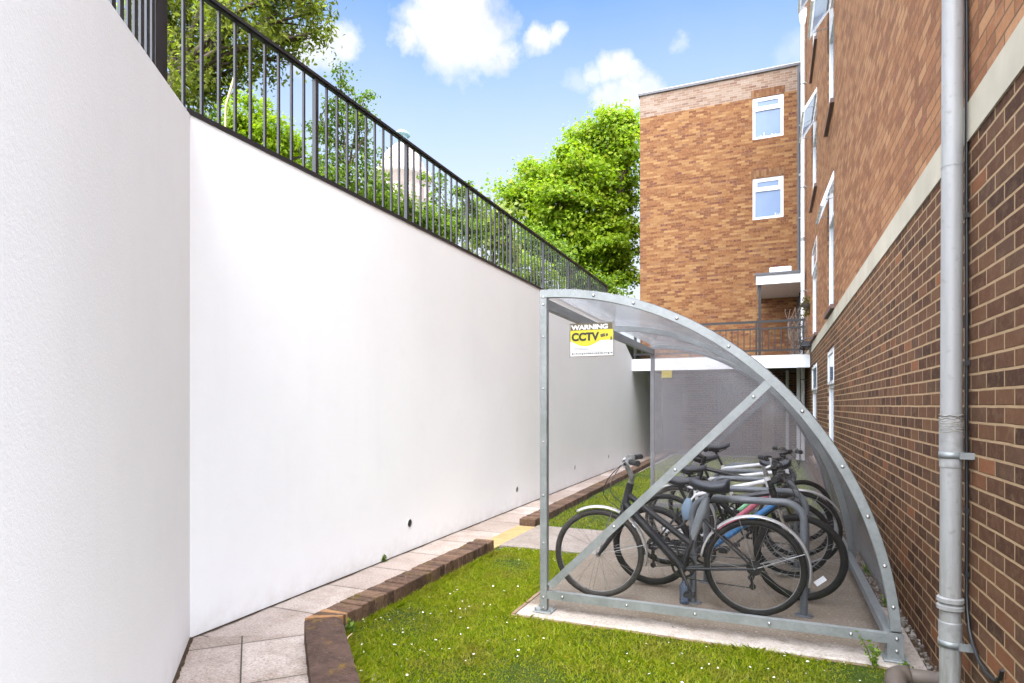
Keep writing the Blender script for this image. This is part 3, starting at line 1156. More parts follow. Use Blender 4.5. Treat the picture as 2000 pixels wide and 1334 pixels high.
# mitred corner pieces of newer brick
cA, cB = Vector((-2.755, 3.105, 0)), Vector((-2.565, 3.235, 0))
for (u0, v0, mi) in ((0.0, 0.040, 0), (0.046, 0.085, 1), (0.090, 0.125, 0)):
    a0 = cA + Vector((-.008, 0.20, 0)) * (u0 / 0.125)
    a1 = cA + Vector((-.008, 0.20, 0)) * (v0 / 0.125)
    cut.extrude([(a0.x, a0.y, -.08), (cB.x, cB.y + u0 * .50 - .006, -.08), (cB.x, cB.y + v0 * .50 - .006, -.08), (a1.x, a1.y, -.08)], (0, 0, .08 + KH - .002), mi)
cut.build('mitred_bricks', [M['kerb_new'], M['kerb']], ed)
leg = MB()
ld = tn
ls = Vector((-ld.y, ld.x, 0))       # towards the lawn
s0 = cA + Vector((0.004, -0.010, 0))
pos = 0.0
rg = random.Random(11)
w_leg = (cB - cA).length * 0.99
i = 0
# one broad slab-like coping with tooled face, then the next
for (L, hh) in ((1.02, KH - .006), (0.74, KH - .002), (0.74, KH - .006)):
    rowsU = []
    nl, nw = 26, 8
    base = s0 + ld * pos
    for a in range(nl + 1):
        fr = a / nl
        c = base + ld * (L - .010) * fr
        r = []
        skew = 1.0
        for b in range(nw + 1):
            fb = b / nw
            side = ls * (w_leg * fb)
            p = c + side * 1.0 + ld * (-0.055 * (fb) * 0)
            edge = min(fb, 1 - fb) * 2
            zz = hh - 0.010 * (1 - min(1, edge * 4)) ** 2 + rg.uniform(-.0045, .0045)
            r.append((p.x + rg.uniform(-.002, .002), p.y + rg.uniform(-.002, .002), zz))
        # skirts
        l, q = r[0], r[-1]
        r = [(l[0], l[1], -.08), (l[0] - .001, l[1] - .001, zz - .02)] + r + [(q[0] + .001, q[1] + .001, zz - .02), (q[0], q[1], -.08)]
        rowsU.append(r)
    leg.grid(rowsU, smooth=False)
    for e_ in (rowsU[0], rowsU[-1]):
        leg.quad(e_)
    pos += L
leg.build('angled_run', M['leg'], ed, recalc=False)
e2 = MB()
brick_row(e2, (-2.79, 7.07, 0), (-2.93, 18.6, 0), 0.205, 0.095, jit=0.004)
e2.box((-2.87, 7.10, -.08), (-2.72, 10.5, 0.082), mi=1).box((-2.93, 10.5, -.08), (-2.80, 18.5, 0.082), mi=1)
tag(e2.build('brick_edging', [M['kerb'], M['soil']], recalc=False), 'far low brown brick edging running from the yellow threshold to the walkway', 'kerb')

# ------------------------------------------------------------------ brick building on the right


def panel(mb, u0, u1, z0, z1, holes, fn, depth, mi=0, rmi=None):
    """flat wall with rectangular openings and reveals. fn(u,z,d)->xyz"""
    us = sorted(set([u0, u1] + [h[0] for h in holes] + [h[1] for h in holes]))
    zs = sorted(set([z0, z1] + [h[2] for h in holes] + [h[3] for h in holes]))
    us = [u for u in us if u0 <= u <= u1]
    zs = [z for z in zs if z0 <= z <= z1]
    for i in range(len(us) - 1):
        for j in range(len(zs) - 1):
            cu, cz = (us[i] + us[i + 1]) / 2, (zs[j] + zs[j + 1]) / 2
            if any(h[0] < cu < h[1] and h[2] < cz < h[3] for h in holes):
                continue
            mb.quad([fn(us[i], zs[j], 0), fn(us[i + 1], zs[j], 0), fn(us[i + 1], zs[j + 1], 0), fn(us[i], zs[j + 1], 0)], mi)
    for h in holes:
        a, b, c, d = h
        r = mi if rmi is None else rmi
        mb.quad([fn(a, c, 0), fn(a, d, 0), fn(a, d, depth), fn(a, c, depth)], r)
        mb.quad([fn(b, c, 0), fn(b, d, 0), fn(b, d, depth), fn(b, c, depth)], r)
        mb.quad([fn(a, d, 0), fn(b, d, 0), fn(b, d, depth), fn(a, d, depth)], r)
        mb.quad([fn(a, c, 0), fn(b, c, 0), fn(b, c, depth), fn(a, c, depth)], r)


BY0, BY1, BTOP = 0.35, 21.345, 14.2
Z_B0, Z_B1 = 2.747, 2.93
fx = lambda u, z, d: (BX + d, u, z)
colA, colB = (10.42, 11.60), (14.25, 16.05)
low_h = [(colA[0], colA[1], 0.42, 2.43), (colB[0], colB[1], 0.30, 2.43)]
up_h = []
for (c, fl) in ((colA, (3.03, 6.12, 9.17)), (colB, (3.03, 6.12, 9.17))):
    for zb in fl:
        up_h.append((c[0], c[1], zb, zb + 2.08))
bld = thing('apartment_building', 'tall brick apartment block along the right, dark brown below a stone band and buff above', 'building', (BX, BY0, 0))
w1 = MB()
panel(w1, BY0, BY1, -0.1, Z_B0, low_h, fx, 0.11)
w1.quad([(BX, BY0, -.1), (BX + 6, BY0, -.1), (BX + 6, BY0, Z_B0), (BX, BY0, Z_B0)])
w1.build('lower_wall', M['brick_dark'], bld, recalc=False)
w2 = MB()
panel(w2, BY0, BY1, Z_B1, BTOP, up_h, fx, 0.11)
w2.quad([(BX, BY0, Z_B1), (BX + 6, BY0, Z_B1), (BX + 6, BY0, BTOP), (BX, BY0, BTOP)])
w2.quad([(BX, BY0, BTOP), (BX + 6, BY0, BTOP), (BX + 6, BY1, BTOP), (BX, BY1, BTOP)])
w2.build('upper_wall', M['brick_pale'], bld, recalc=False)
MB().box((BX - 0.010, BY0, Z_B0), (BX + .2, BY1, Z_B1)).build('string_course', M['stone'], bld)


def window(parent, y0, y1, z0, z1, vent_open=0.0, sill=True, mullion=True, x=BX):
    """white casement in the right hand wall; frame 35 mm behind the brick face"""
    xf = x + 0.022
    fr = MB()
    t = 0.055
    fr.box((xf, y0, z0), (xf + .06, y0 + t, z1)).box((xf, y1 - t, z0), (xf + .06, y1, z1))
    fr.box((xf, y0 + t, z0), (xf + .06, y1 - t, z0 + t)).box((xf, y0 + t, z1 - t), (xf + .06, y1 - t, z1))
    zt = z1 - 0.62
    fr.box((xf, y0 + t, zt - t / 2), (xf + .06, y1 - t, zt + t / 2))
    if mullion:
        ym = (y0 + y1) / 2
        fr.box((xf + .004, ym - t / 2, z0 + t), (xf + .056, ym + t / 2, zt - t / 2))
    w = fr.build('window', M['upvc'], parent)
    MB().box((xf + .03, y0 + t, z0 + t), (xf + .036, y1 - t, zt - t / 2)).build('pane', M['glass'], w)
    if sill:
        MB().box((x - 0.055, y0 - .06, z0 - 0.07), (x + .09, y1 + .06, z0 - .003)).build('sill', M['tile_sill'], w)
    # top hung vent
    a = vent_open
    vh = z1 - t - zt - t / 2 - .004
    zt1 = z1 - t - .002
    ax = xf - .004
    dz, dx = -vh * math.cos(a), -vh * math.sin(a)
    nx, nz = -math.cos(a), math.sin(a)

    def vp(yy, s, d):
        return (ax + dx * s + nx * d, yy, zt1 + dz * s + nz * d)
    yy0, yy1 = y0 + t + .004, y1 - t - .004
    vt = MB()
    bw = .05
    for (ya, yb, sa, sb) in ((yy0, yy0 + bw, 0, 1), (yy1 - bw, yy1, 0, 1), (yy0 + bw, yy1 - bw, 0, bw / vh), (yy0 + bw, yy1 - bw, 1 - bw / vh, 1)):
        q = [vp(ya, sa, -.02), vp(yb, sa, -.02), vp(yb, sb, -.02), vp(ya, sb, -.02)]
        n = Vector((nx, 0, nz)) * .042
        vt.extrude(q, n)
    v = vt.build('vent', M['upvc'], w)
    g = [vp(yy0 + bw, bw / vh, 0), vp(yy1 - bw, bw / vh, 0), vp(yy1 - bw, 1 - bw / vh, 0), vp(yy0 + bw, 1 - bw / vh, 0)]
    MB().extrude(g, Vector((nx, 0, nz)) * .006).build('vent_pane', M['glass'], v)
    if a > 0.1:
        for yy in (yy0 + .03, yy1 - .03):
            q = vp(yy, 0.8, -.02)
            MB().tube([q, (xf, yy, q[2] + .02)], 0.006, 6).build('stay', M['bolt'], v)
    return w


for h in low_h:
    window(bld, *h, vent_open=0.0, sill=True, mullion=False)
for i, h in enumerate(up_h):
    window(bld, *h, vent_open=(0.35, 0.62, 0.12, 0.0, 0.55, 0.60)[i], sill=True, mullion=False)

# ------------------------------------------------------------------ end building
FY = 21.345
FXL, FTOP = -4.217, 12.31
fz = lambda u, z, d: (u, FY + d, z)
endb = thing('end_building', 'orange brick apartment block closing the far end of the passage, two white windows', 'building', (FXL, FY, 0))
wh = [(-0.58, 0.33, 10.09, 11.42), (-0.58, 0.33, 7.50, 8.82)]
m1 = MB()
panel(m1, FXL, BX - .002, 2.72, 11.45, wh, fz, 0.10)
m1.quad([(FXL, FY, 2.72), (FXL, FY + 9, 2.72), (FXL, FY + 9, 11.45), (FXL, FY, 11.45)])
m1.build('wall', M['brick_far'], endb, recalc=False)
m2 = MB()
panel(m2, FXL, BX - .002, 11.45, FTOP - .10, [], fz, 0.1)
m2.quad([(FXL, FY, 11.45), (FXL, FY + 9, 11.45), (FXL, FY + 9, FTOP - .1), (FXL, FY, FTOP - .1)])
m2.build('parapet', M['brick_far_band'], endb, recalc=False)
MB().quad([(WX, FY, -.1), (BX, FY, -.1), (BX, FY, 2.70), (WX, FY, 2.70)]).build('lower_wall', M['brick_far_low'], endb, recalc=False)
cp = MB().box((FXL - .05, FY - .05, FTOP - .10), (BX - .01, FY + 9, FTOP - .02))
cp.build('coping', M['felt'], endb)
MB().box((FXL - .02, FY + .1, FTOP - .02), (BX - .01, FY + .3, FTOP + .07)).build('roof_kerb', plain('pale_roof_edge', (0.62, 0.58, 0.54), 0.8), endb)
for (a, b, c, d) in wh:
    yf = FY + .02
    t = 0.075
    zt = d - .38
    fr = MB().box((a, yf, c), (a + t, yf + .06, d)).box((b - t, yf, c), (b, yf + .06, d)).box((a + t, yf, c), (b - t, yf + .06, c + t)).box((a + t, yf, d - t), (b - t, yf + .06, d))
    fr.box((a + t, yf - .004, zt - .04), (b - t, yf + .056, zt + .04))
    w = fr.build('window', M['upvc'], endb)
    MB().box((a + t, yf + .03, c + t), (b - t, yf + .036, zt - .04)).build('pane', M['frost'], w)
    v = MB().box((a + t, yf - .012, zt + .042), (a + t + .06, yf + .03, d - t)).box((b - t - .06, yf - .012, zt + .042), (b - t, yf + .03, d - t)).box((a + t + .06, yf - .012, zt + .042), (b - t - .06, yf + .03, zt + .09)).box((a + t + .06, yf - .012, d - t - .045), (b - t - .06, yf + .03, d - t)).build('vent', M['upvc'], w)
    MB().box((a + t + .06, yf + .01, zt + .09), (b - t - .06, yf + .016, d - t - .045)).build('vent_pane', M['frost'], v)
    # small pale flat shapes along the foot of the obscured glass
    MB().box((a - .05, FY - .006, d + .004), (b + .05, FY + .05, d + .27)).build('lintel', M['soldier'], endb)
    for (u, w_, h_) in ((.58, .05, .10), (.66, .03, .06), (.71, .03, .08)) if c < 8 else ((.14, .06, .05), (.25, .035, .13), (.48, .05, .06), (.58, .05, .05)):
        MB().box((a + t + u, yf + .024, c + t), (a + t + u + w_, yf + .0295, c + t + h_)).build('pale_block', M['tub'], w)
MB().box((BX - .13, FY - .045, 2.75), (BX - .01, FY - .002, FTOP - .12)).build('dark_corner_strip', M['darkpanel'], endb)  # dark strip up the corner next to the brick building

# canopy over the door, with the box on it
can = thing('door_canopy', 'flat white canopy on a dark post over the far first floor door', 'canopy', (0.2, 20, 4.9))
MB().box((-.42, 18.70, 4.91), (BX - .02, 18.74, 5.16)).box((-.42, 18.74, 4.91), (-.38, FY - .01, 5.16)).build('fascia', M['whitepaint'], can)
MB().box((-.379, 18.741, 4.93), (BX - .02, FY - .01, 4.97)).build('soffit', plain('grey_soffit', (0.42, 0.39, 0.37), 0.7), can)
MB().box((-.45, 18.66, 5.162), (BX - .02, FY - .01, 5.23)).build('roof', M['felt'], can)
MB().box((-.36, 18.80, 2.74), (-.29, 18.87, 4.928)).build('post', M['rail_brown'], can)
bx = tag(MB().prism_bev((-.07, 19.3, 5.232), (.52, 19.9, 5.50), .02).build('roof_box', M['whitepaint']), 'white box housing standing on top of the far door canopy', 'box')

# walkway
wk = thing('walkway', 'white edged concrete walkway bridging the passage at first floor height', 'walkway', (-1, 16.4, 2.7))
MB().box((WX, 16.36, 2.42), (BX - .02, 16.52, 2.732)).build('edge_beam', M['whitepaint'], wk)
MB().box((WX, 16.521, 2.56), (BX - .002, FY - .003, 2.715)).build('slab', M['agg'], wk)
wr = thing('railing', 'dark brown balcony railing along the far walkway', 'railing', (-1, 16.42, 2.73))
RY = 16.43
for (z, r, nm) in ((3.575, .055, 'top_rail'), (3.40, .038, 'upper_rail'), (2.86, .04, 'lower_rail')):
    MB().box((WX + .02, RY - r / 2, z - r / 2), (BX - .12, RY + r / 2, z + r / 2)).build(nm, M['rail_brown'], wr)
wb0 = MB().box((-1 - .011, RY - .011, 2.875), (-1 + .011, RY + .011, 3.385)).build('baluster', M['rail_brown'], wr)
k = 0
x = WX + .10
fb = True
while x < BX - .15:
    o = wb0 if fb else wb0.copy()
    if not fb:
        COL.objects.link(o)
    fb = False
    o.location = (x + 1, 0, 0)
    x += 0.142
for x in (WX + .06, -1.93, -0.36, BX - .16):
    MB().box((x - .022, RY - .0235, 2.733), (x + .022, RY + .0235, 3.550)).build('post', M['rail_brown'], wr)

# things under the deck
d = thing('door', 'dark panel standing in for the dark gap under the walkway by the white wall', 'door', (-3.1, 21.2, 0))
MB().box((-3.36, 21.27, 0.03), (-2.86, 21.335, 2.10)).build('leaf', M['darkpanel'], d)  # added dark panel in place of the dark slot at the wall end
MB().box((-3.42, 21.262, .03), (-3.362, 21.338, 2.18)).box((-2.858, 21.262, .03), (-2.80, 21.338, 2.18)).box((-3.362, 21.262, 2.102), (-2.858, 21.338, 2.18)).build('frame', M['felt'], d)
d = thing('door', 'grey brown door beside the dark notice board under the walkway', 'door', (-1.3, 21.2, 0))
MB().box((-1.62, 21.27, .03), (-.92, 21.335, 2.02)).build('leaf', plain('grey_brown_door_paint', (0.16, 0.12, 0.11), 0.5), d)
MB().box((-1.70, 21.262, .03), (-1.622, 21.338, 2.10)).build('frame', M['felt'], d)
MB().box((-.99, 21.24, 1.0), (-.95, 21.268, 1.12)).build('handle', M['alloy'], d)
n = thing('notice_board', 'small dark notice board on the brick wall under the walkway', 'notice board', (-1.4, 21.2, 1.9))
MB().box((-1.56, 21.20, 1.86), (-1.18, 21.26, 2.18)).build('board', M['darkpanel'], n)
MB().box((-1.585, 21.195, 1.84), (-1.562, 21.262, 2.20)).box((-1.178, 21.195, 1.84), (-1.155, 21.262, 2.20)).build('frame', M['rail_brown'], n)
d = tag(MB().box((-.30, 21.25, .03), (.05, 21.338, 2.05)).box((-.26, 21.235, .10), (.01, 21.249, 1.95)).build('door', plain('tan_door_paint', (0.30, 0.19, 0.12), 0.6)), 'narrow tan door under the walkway behind the bicycles', 'door')
for (x, y, lab) in ((0.42, 20.3, 'thin white post under the walkway in front of the dark brick'), (0.66, 18.6, 'white post under the walkway close to the brick building')):
    pz = MB().box((x - .04, y - .04, .02), (x + .04, y + .04, 2.555))
    pz.box((x - .07, y - .07, .02), (x + .07, y + .07, .05))
    tag(pz.build('support_post', M['whitepaint']), lab, 'post')

# ------------------------------------------------------------------ drain pipes


def downpipe(name, label, x, y, r, z0, z1, mat, collars, brackets, tilt=0.0, wallx=BX, hopper=None):
    t = thing(name, label, 'drainpipe', (x, y, 0))
    fx_ = lambda z: x + tilt * (z - 1.5)
    MB().tube([(fx_(z0), y, z0), (fx_((z0 + z1) / 2), y, (z0 + z1) / 2), (fx_(z1), y, z1)], r, 24).build('pipe', mat, t)
    for (z, h, rr) in collars:
        e = .006
        MB().tube([(fx_(z), y, z - h / 2), (fx_(z), y, z - h / 2 + e), (fx_(z), y, z + h / 2 - e), (fx_(z), y, z + h / 2)], [r + .001, rr, rr, r + .001], 48, caps=False, smooth=False).build('collar', M['collar'], t)
    for z in brackets:
        b = MB()
        b.ring((fx_(z), y, z), (0, 0, 1), (1, 0, 0), [(r + .001, -.015), (r + .006, -.015), (r + .006, .015), (r + .001, .015)], 24)
        b.box((fx_(z) + r * .5, y - r - .018, z - .015), (wallx - .001, y - r + .004, z + .015))
        b.build('bracket', M['galv'], t)
    if hopper:
        z = hopper
        MB().grid([[(fx_(z) + .1 * sx * k, y + .1 * sy * k, zz) for (sx, sy) in ((-1, -1), (1, -1), (1, 1), (-1, 1))] for (k, zz) in ((.5, z - .3), (.9, z - .1), (1.0, z), (1.0, z + .12))], smooth=False, wrap=True).build('hopper', mat, t)
    return t


PX, PY = BX - 0.078, 3.495
downpipe('drainpipe', 'thick weathered white drainpipe with worn collars on the near brick wall', PX, PY, 0.0435, 0.0, 14.0, M['pipe'],
         [(2.63, .006, .0448), (1.352, .17, .0475), (1.235, .06, .0465), (0.58, .030, .0545), (0.545, .030, .0545), (0.43, .10, .0475)], [1.265, 0.375], tilt=0.0035)
pt = [o for o in COL.objects if o.name.startswith('drainpipe')][0]
wrap = MB()
rgw = random.Random(2)
for k in range(7):
    z = 1.375 + k * .013
    wrap.tube([(PX + .0470 * math.cos(a), PY + .0470 * math.sin(a), z + rgw.uniform(-.006, .006)) for a in [i * 2 * math.pi / 20 for i in range(20)]], .0028, 6, closed=True)
wrap.build('tape_wrap', plain('grubby_tape', (0.20, 0.19, 0.165), 0.7, var=0.35, scale=40), pt)
downpipe('drainpipe', 'slim white drainpipe with hopper in the far corner of the buildings', BX - .09, 18.4, .055, 0.02, 12.1, M['upvc'], [(3.2, .1, .062), (6.0, .1, .062), (9.0, .1, .062)], [2.2, 4.6, 7.4, 10.2], hopper=12.1)
downpipe('drainpipe', 'thin black waste pipe in the corner behind the slim white drainpipe', BX - .07, 20.6, .04, 2.74, 11.6, M['rail'], [(5.5, .08, .05), (8.5, .08, .05)], [4.4, 7.2, 10.0])
# black cable beside the near drainpipe
cb = []
for i in range(40):
    z = 9.0 - i * 0.215
    cb.append((BX - .010, 3.525 + .004 * math.sin(i * 1.3), z))
cb += [(BX - .012, 3.51, .54), (BX - .014, 3.47, .46), (BX - .018, 3.40, .415), (BX - .02, 3.30, .375), (BX - .016, 3.20, .355), (BX - .012, 3.11, .365), (BX - .012, 3.05, .40), (BX - .012, 3.03, .44)]
ct = thing('cable', 'thin black cable running down the brick wall beside the thick drainpipe', 'cable', (BX, 3.34, .3))
MB().tube(cb, .0085, 8).build('run', M['cable'], ct)
for z in (2.4, 1.7, 1.0, .7):
    MB().box((BX - .020, 3.513, z - .012), (BX, 3.537, z + .012)).build('clip', M['cable'], ct)
# brown drain elbow and gully pipe at the foot
g = thing('gully_pipe', 'short brown clay drain pipe lying on the ground at the foot of the white drainpipe', 'pipe', (.7, 3.88, .03))
MB().tube([(BX - .002, 3.86, .045), (.78, 3.87, .045), (.672, 3.875, .045)], .044, 20).build('pipe', M['clay'], g)
MB().tube([(.676, 3.875, .045), (.672, 3.875, .045), (.645, 3.868, .045), (.612, 3.83, .044), (.600, 3.77, .036), (.598, 3.66, .012), (.598, 3.50, -.04)], [.044, .054, .055, .055, .055, .055, .055], 20).build('elbow', M['clay'], g)
# ------------------------------------------------------------------ bicycle shelter
SX0, SX1, SZ = -1.525, 0.690, 2.322     # left post face, right foot, crown height
SYS = (4.115, 6.28, 8.44)               # front, middle and rear arches
EA, EB = SX1 - SX0, SZ - PADZ


def ell(a, inset=0.0):
    """point on the quarter ellipse; a = 0 at the crown, pi/2 at the right foot"""
    return (SX0 + (EA - inset) * math.sin(a), PADZ + (EB - inset) * math.cos(a))


sh = thing('bike_shelter', 'galvanised quarter round bicycle shelter with clear polycarbonate panels', 'shelter', (-0.4, 4.1, PADZ))
FW, FD = 0.052, 0.052
NA = 40
for iy, y in enumerate(SYS):
    ya, yb = y, y + FD
    mb = MB()
    a_end = math.pi / 2 - 0.075
    rows = []
    for i in range(NA + 1):
        a = a_end * i / NA
        o_, n_ = ell(a), ell(a, FW)
        rows.append([(o_[0], ya, o_[1]), (o_[0], yb, o_[1]), (n_[0], yb, n_[1]), (n_[0], ya, n_[1])])
    mb.grid(rows, smooth=False, wrap=True)
    mb.quad(rows[0]).quad(rows[-1])
    arch = mb.build('arch', M['galv'], sh)
    # foot bracket
    fx_, fz_ = SX1 - .030, PADZ
    fb_ = MB().box((SX1 - .078, ya - .004, PADZ + .012), (SX1 + .006, ya + .0015, PADZ + .16) if iy != 1 else (SX1 + .006, ya + .0015, PADZ + .16))
    fb_.box((SX1 - .078, yb - .0015, PADZ + .012), (SX1 + .006, yb + .004, PADZ + .16))
    fb_.prism_bev((SX1 - .10, ya - .04, PADZ), (SX1 + .03, yb + .04, PADZ + .012), .003)
    fb_.build('foot_bracket', M['galv'], arch)
    if iy == 0:
        for a in (0.36 * .66, 0.52 * .78, 0.66, 0.80, 0.82, 1.0, 1.15, 1.30, 1.40, 1.46):
            pass
        for a in (0.18, 0.31, 0.45, 0.62, 0.885, 1.06, 1.20, 1.33, 1.435):
            p = ell(a, FW * .5)
            MB().ring((p[0], ya, p[1]), (0, -1, 0), (1, 0, 0), [(0, -.001), (0, .006), (.006, .0055), (.011, .002), (.0115, -.001)], 14).build('bolt', M['bolt'], arch)
        for z in (.06, .13):
            MB().ring((SX1 - .03, ya - .004, PADZ + z), (0, -1, 0), (1, 0, 0), [(0, -.001), (0, .008), (.010, .008), (.010, -.001)], 8).build('bolt', M['bolt'], arch)
    if iy != 1:
        post = MB().prism_bev((SX0 - .002, ya + .001, PADZ + .012), (SX0 + .05, yb - .001, SZ - .052), .004).build('post', M['galv'], sh)
        bp = MB().prism_bev((SX0 - .045, ya - .035, PADZ), (SX0 + .095, yb + .035, PADZ + .010), .003)
        for (bx_, by_) in ((-.028, -.018), (.078, -.018), (-.028, .07), (.078, .07)):
            bp.tube([(SX0 + bx_, ya + by_, PADZ + .009), (SX0 + bx_, ya + by_, PADZ + .032)], .007, 8)
        bp.build('base_plate', M['galv'], post)
        if iy == 0:
            for z in (2.27, 2.22, 1.99, 1.62, 1.24, .86, .52, .135, .06):
                MB().ring((SX0 + .024, ya + .001, z), (0, -1, 0), (1, 0, 0), [(0, -.001), (0, .005), (.005, .005), (.009, .002), (.0095, -.001)], 12).build('bolt', M['bolt'], post)
# rails along the shelter
y_a, y_b = SYS[0] + FD + .001, SYS[2] - .001
MB().box((SX0 + .001, y_a, SZ - .13), (SX0 + .045, y_b, SZ - .060)).build('top_rail', M['galv'], sh)
MB().box((SX1 - .088, y_a, .138), (SX1 - .035, y_b, .192)).build('base_rail', M['galv'], sh)
# bottom rail and brace on both ends
for iy in (0, 2):
    y = SYS[iy]
    br_ = MB().box((SX0 + .051, y + .003, .125), (SX1 - .052, y + .047, .180)).build('bottom_rail', M['galv'], sh)
    p0_, p1_ = Vector((SX0 + .070, y + .025, .215)), Vector((-0.005, y + .025, 1.655))
    bc = MB()
    d_ = (p1_ - p0_).normalized()
    bc.bar(p0_, p1_, .040, .052, up=Vector((-d_.z, 0, d_.x)))
    bc = bc.build('brace', M['galv'], sh)
    if iy == 0:
        for fx_ in (0.055, .27, .48, .69, .90):
            xx = SX0 + .05 + fx_ * (SX1 - SX0 - .1)
            MB().ring((xx, y + .003, .1525), (0, -1, 0), (1, 0, 0), [(0, -.001), (0, .007), (.006, .0065), (.011, .002), (.0115, -.001)], 12).build('bolt', M['bolt'], br_)
        for fr in (.32, .60, .93):
            p = p0_.lerp(p1_, fr)
            MB().ring((p.x, y + .005, p.z), (0, -1, 0), (1, 0, 0), [(0, -.001), (0, .006), (.006, .0055), (.011, .002), (.0115, -.001)], 12).build('bolt', M['bolt'], bc)
    # clear end sheet, just behind the frame
    pts = [(SX0 + .02, .150)]
    pts += [(ell(a, .030)[0], ell(a, .030)[1]) for a in [math.pi / 2 * i / 40 for i in range(39)]]
    pts = [p for p in pts if p[1] >= .150]
    pts += [(SX1 - .045, .150)]
    ys = y + .0555 if iy == 0 else y - .005
    MB().extrude([(p[0], ys, p[1]) for p in pts], (0, .003, 0)).build('end_panel', M['poly'] if iy == 0 else M['poly_rear'], sh)
for b in range(2):
    ya, yb = SYS[b] + .01, SYS[b + 1] + (.0 if b == 0 else .045)
    ro, ri = [], []
    for i in range(NA + 1):
        a = (math.pi / 2 - .085) * i / NA
        p, q = ell(a, -.003), ell(a, -.006)
        ro.append([(p[0], ya, p[1]), (p[0], yb, p[1])])
        ri.append([(q[0], ya, q[1]), (q[0], yb, q[1])])
    MB().grid(ro).grid(ri).build('roof_panel', M['poly_roof'], sh, recalc=False)

# ------------------------------------------------------------------ writing


def text_mesh(name, body, size, loc, mat, parent, sx=1.0, bold=0.0, rz=0.0):
    cu = bpy.data.curves.new(name, 'FONT')
    cu.body = body
    cu.size = size
    cu.offset = bold
    cu.extrude = 0.0006
    ob = bpy.data.objects.new(name + '_tmp', cu)
    COL.objects.link(ob)
    bpy.context.view_layer.update()
    me = bpy.data.meshes.new_from_object(ob.evaluated_get(bpy.context.evaluated_depsgraph_get()))
    bpy.data.objects.remove(ob)
    bpy.data.curves.remove(cu)
    mt = Matrix.Translation(Vector(loc)) @ Matrix.Rotation(rz, 4, 'Z') @ Matrix.Rotation(rad(90), 4, 'X') @ Matrix.Diagonal((sx, 1, 1, 1))
    me.transform(mt)
    off_ = Vector((0, 0, 0))
    q = parent
    while q is not None:
        off_ += q.location
        q = q.parent
    me.transform(Matrix.Translation(-off_))
    me.materials.clear()
    me.materials.append(mat)
    o = bpy.data.objects.new(name, me)
    COL.objects.link(o)
    o.parent = parent
    return o


GX0, GX1, GZ0, GZ1 = -1.318, -1.003, 1.842, 2.076
GY = SYS[0] + .0505
gw, gh = GX1 - GX0, GZ1 - GZ0
sg = thing('warning_sign', 'yellow and white CCTV warning sign fixed to the near end of the shelter', 'sign', ((GX0 + GX1) / 2, GY, GZ0))
MB().prism_bev((GX0, GY - .0035, GZ0), (GX1, GY + .004, GZ1), .001).build('board', M['sign_white'], sg)


def sp_(u, v, d):
    return (GX0 + u * gw, GY - .0035 - d, GZ1 - v * gh)


def flat(mb, pts, d, th=.0008, mi=0):
    mb.extrude([sp_(u, v, d) for (u, v) in pts], (0, th, 0), mi)


e = MB()
flat(e, [(0, 0), (1, 0), (1, .018), (0, .018)], .0012)
flat(e, [(0, .982), (1, .982), (1, 1), (0, 1)], .0012)
flat(e, [(0, .018), (.012, .018), (.012, .982), (0, .982)], .0012)
flat(e, [(.988, .018), (1, .018), (1, .982), (.988, .982)], .0012)
e.build('border', M['sign_olive'], sg)
flat(e := MB(), [(.02, .025), (.98, .025), (.98, .205), (.02, .205)], .0012)
e.build('band', M['sign_olive'], sg)
curve = [(.015, .20), (.985, .20), (.985, .52)]
for i in range(15):
    f = i / 14
    u = .985 - f * .97
    v = .52 + (.17 * max(0, math.sin(max(0, (f - .30)) / .70 * math.pi * .86 + .25) - .247) / .753 if f > .30 else 0)
    curve.append((u, v))
curve.append((.015, .58))
flat(e := MB(), curve, .0010)
e.build('yellow_field', M['sign_yellow'], sg)
text_mesh('lettering', 'WARNING', .043, sp_(.045, .182, .0022), M['sign_white'], sg, 1.25, .0022)
text_mesh('lettering', 'CCTV', .074, sp_(.045, .51, .0022), M['sign_black'], sg, 1.0, .0034)
ic = MB()
flat(ic, [(.70, .35), (.80, .32), (.815, .41), (.715, .44)], .0020)
flat(ic, [(.82, .34), (.87, .325), (.88, .40), (.83, .42)], .0020)
flat(ic, [(.93, .43), (.96, .43), (.96, .53), (.93, .53)], .0020)
ic.build('camera_symbol', M['sign_olive'], sg)
sm = MB()
rgs = random.Random(4)
for v in (.735, .775):
    u = .10
    while u < .44:
        w_ = rgs.uniform(.015, .035)
        flat(sm, [(u, v), (u + w_, v), (u + w_, v + .014), (u, v + .014)], .0010)
        u += w_ + .008
flat(sm, [(.02, .85), (.98, .85), (.98, .857), (.02, .857)], .0010)
u = .05
while u < .93:
    w_ = rgs.uniform(.012, .045)
    h_ = rgs.uniform(.04, .06)
    flat(sm, [(u, .885), (u + w_, .885), (u + w_, .885 + h_), (u, .885 + h_)], .0010)
    u += w_ + rgs.uniform(.008, .025)
sm.build('small_print', M['sign_grey'], sg)
# faded sign on the rear sheet
q = at(1310, 733, 8.6)
rs = thing('faded_sign', 'small faded yellow sign on the rear sheet of the shelter', 'sign', (q.x, SYS[2] - .012, q.z))
MB().prism_bev((q.x - .068, SYS[2] - .013, q.z - .05), (q.x + .068, SYS[2] - .006, q.z + .05), .001).build('board', M['faded_yellow'], rs)
e = MB()
for i, (a, b) in enumerate(((-.045, -.030), (-.024, -.006), (0.0, .016), (.022, .045))):
    e.box((q.x + a, SYS[2] - .0145, q.z - .016), (q.x + b, SYS[2] - .0130, q.z + .016))
e.build('marks', plain('faded_ochre', (0.42, 0.32, 0.08), 0.6), rs)

# ------------------------------------------------------------------ hoops
HW, HH, HR = 0.75, 0.785, 0.13


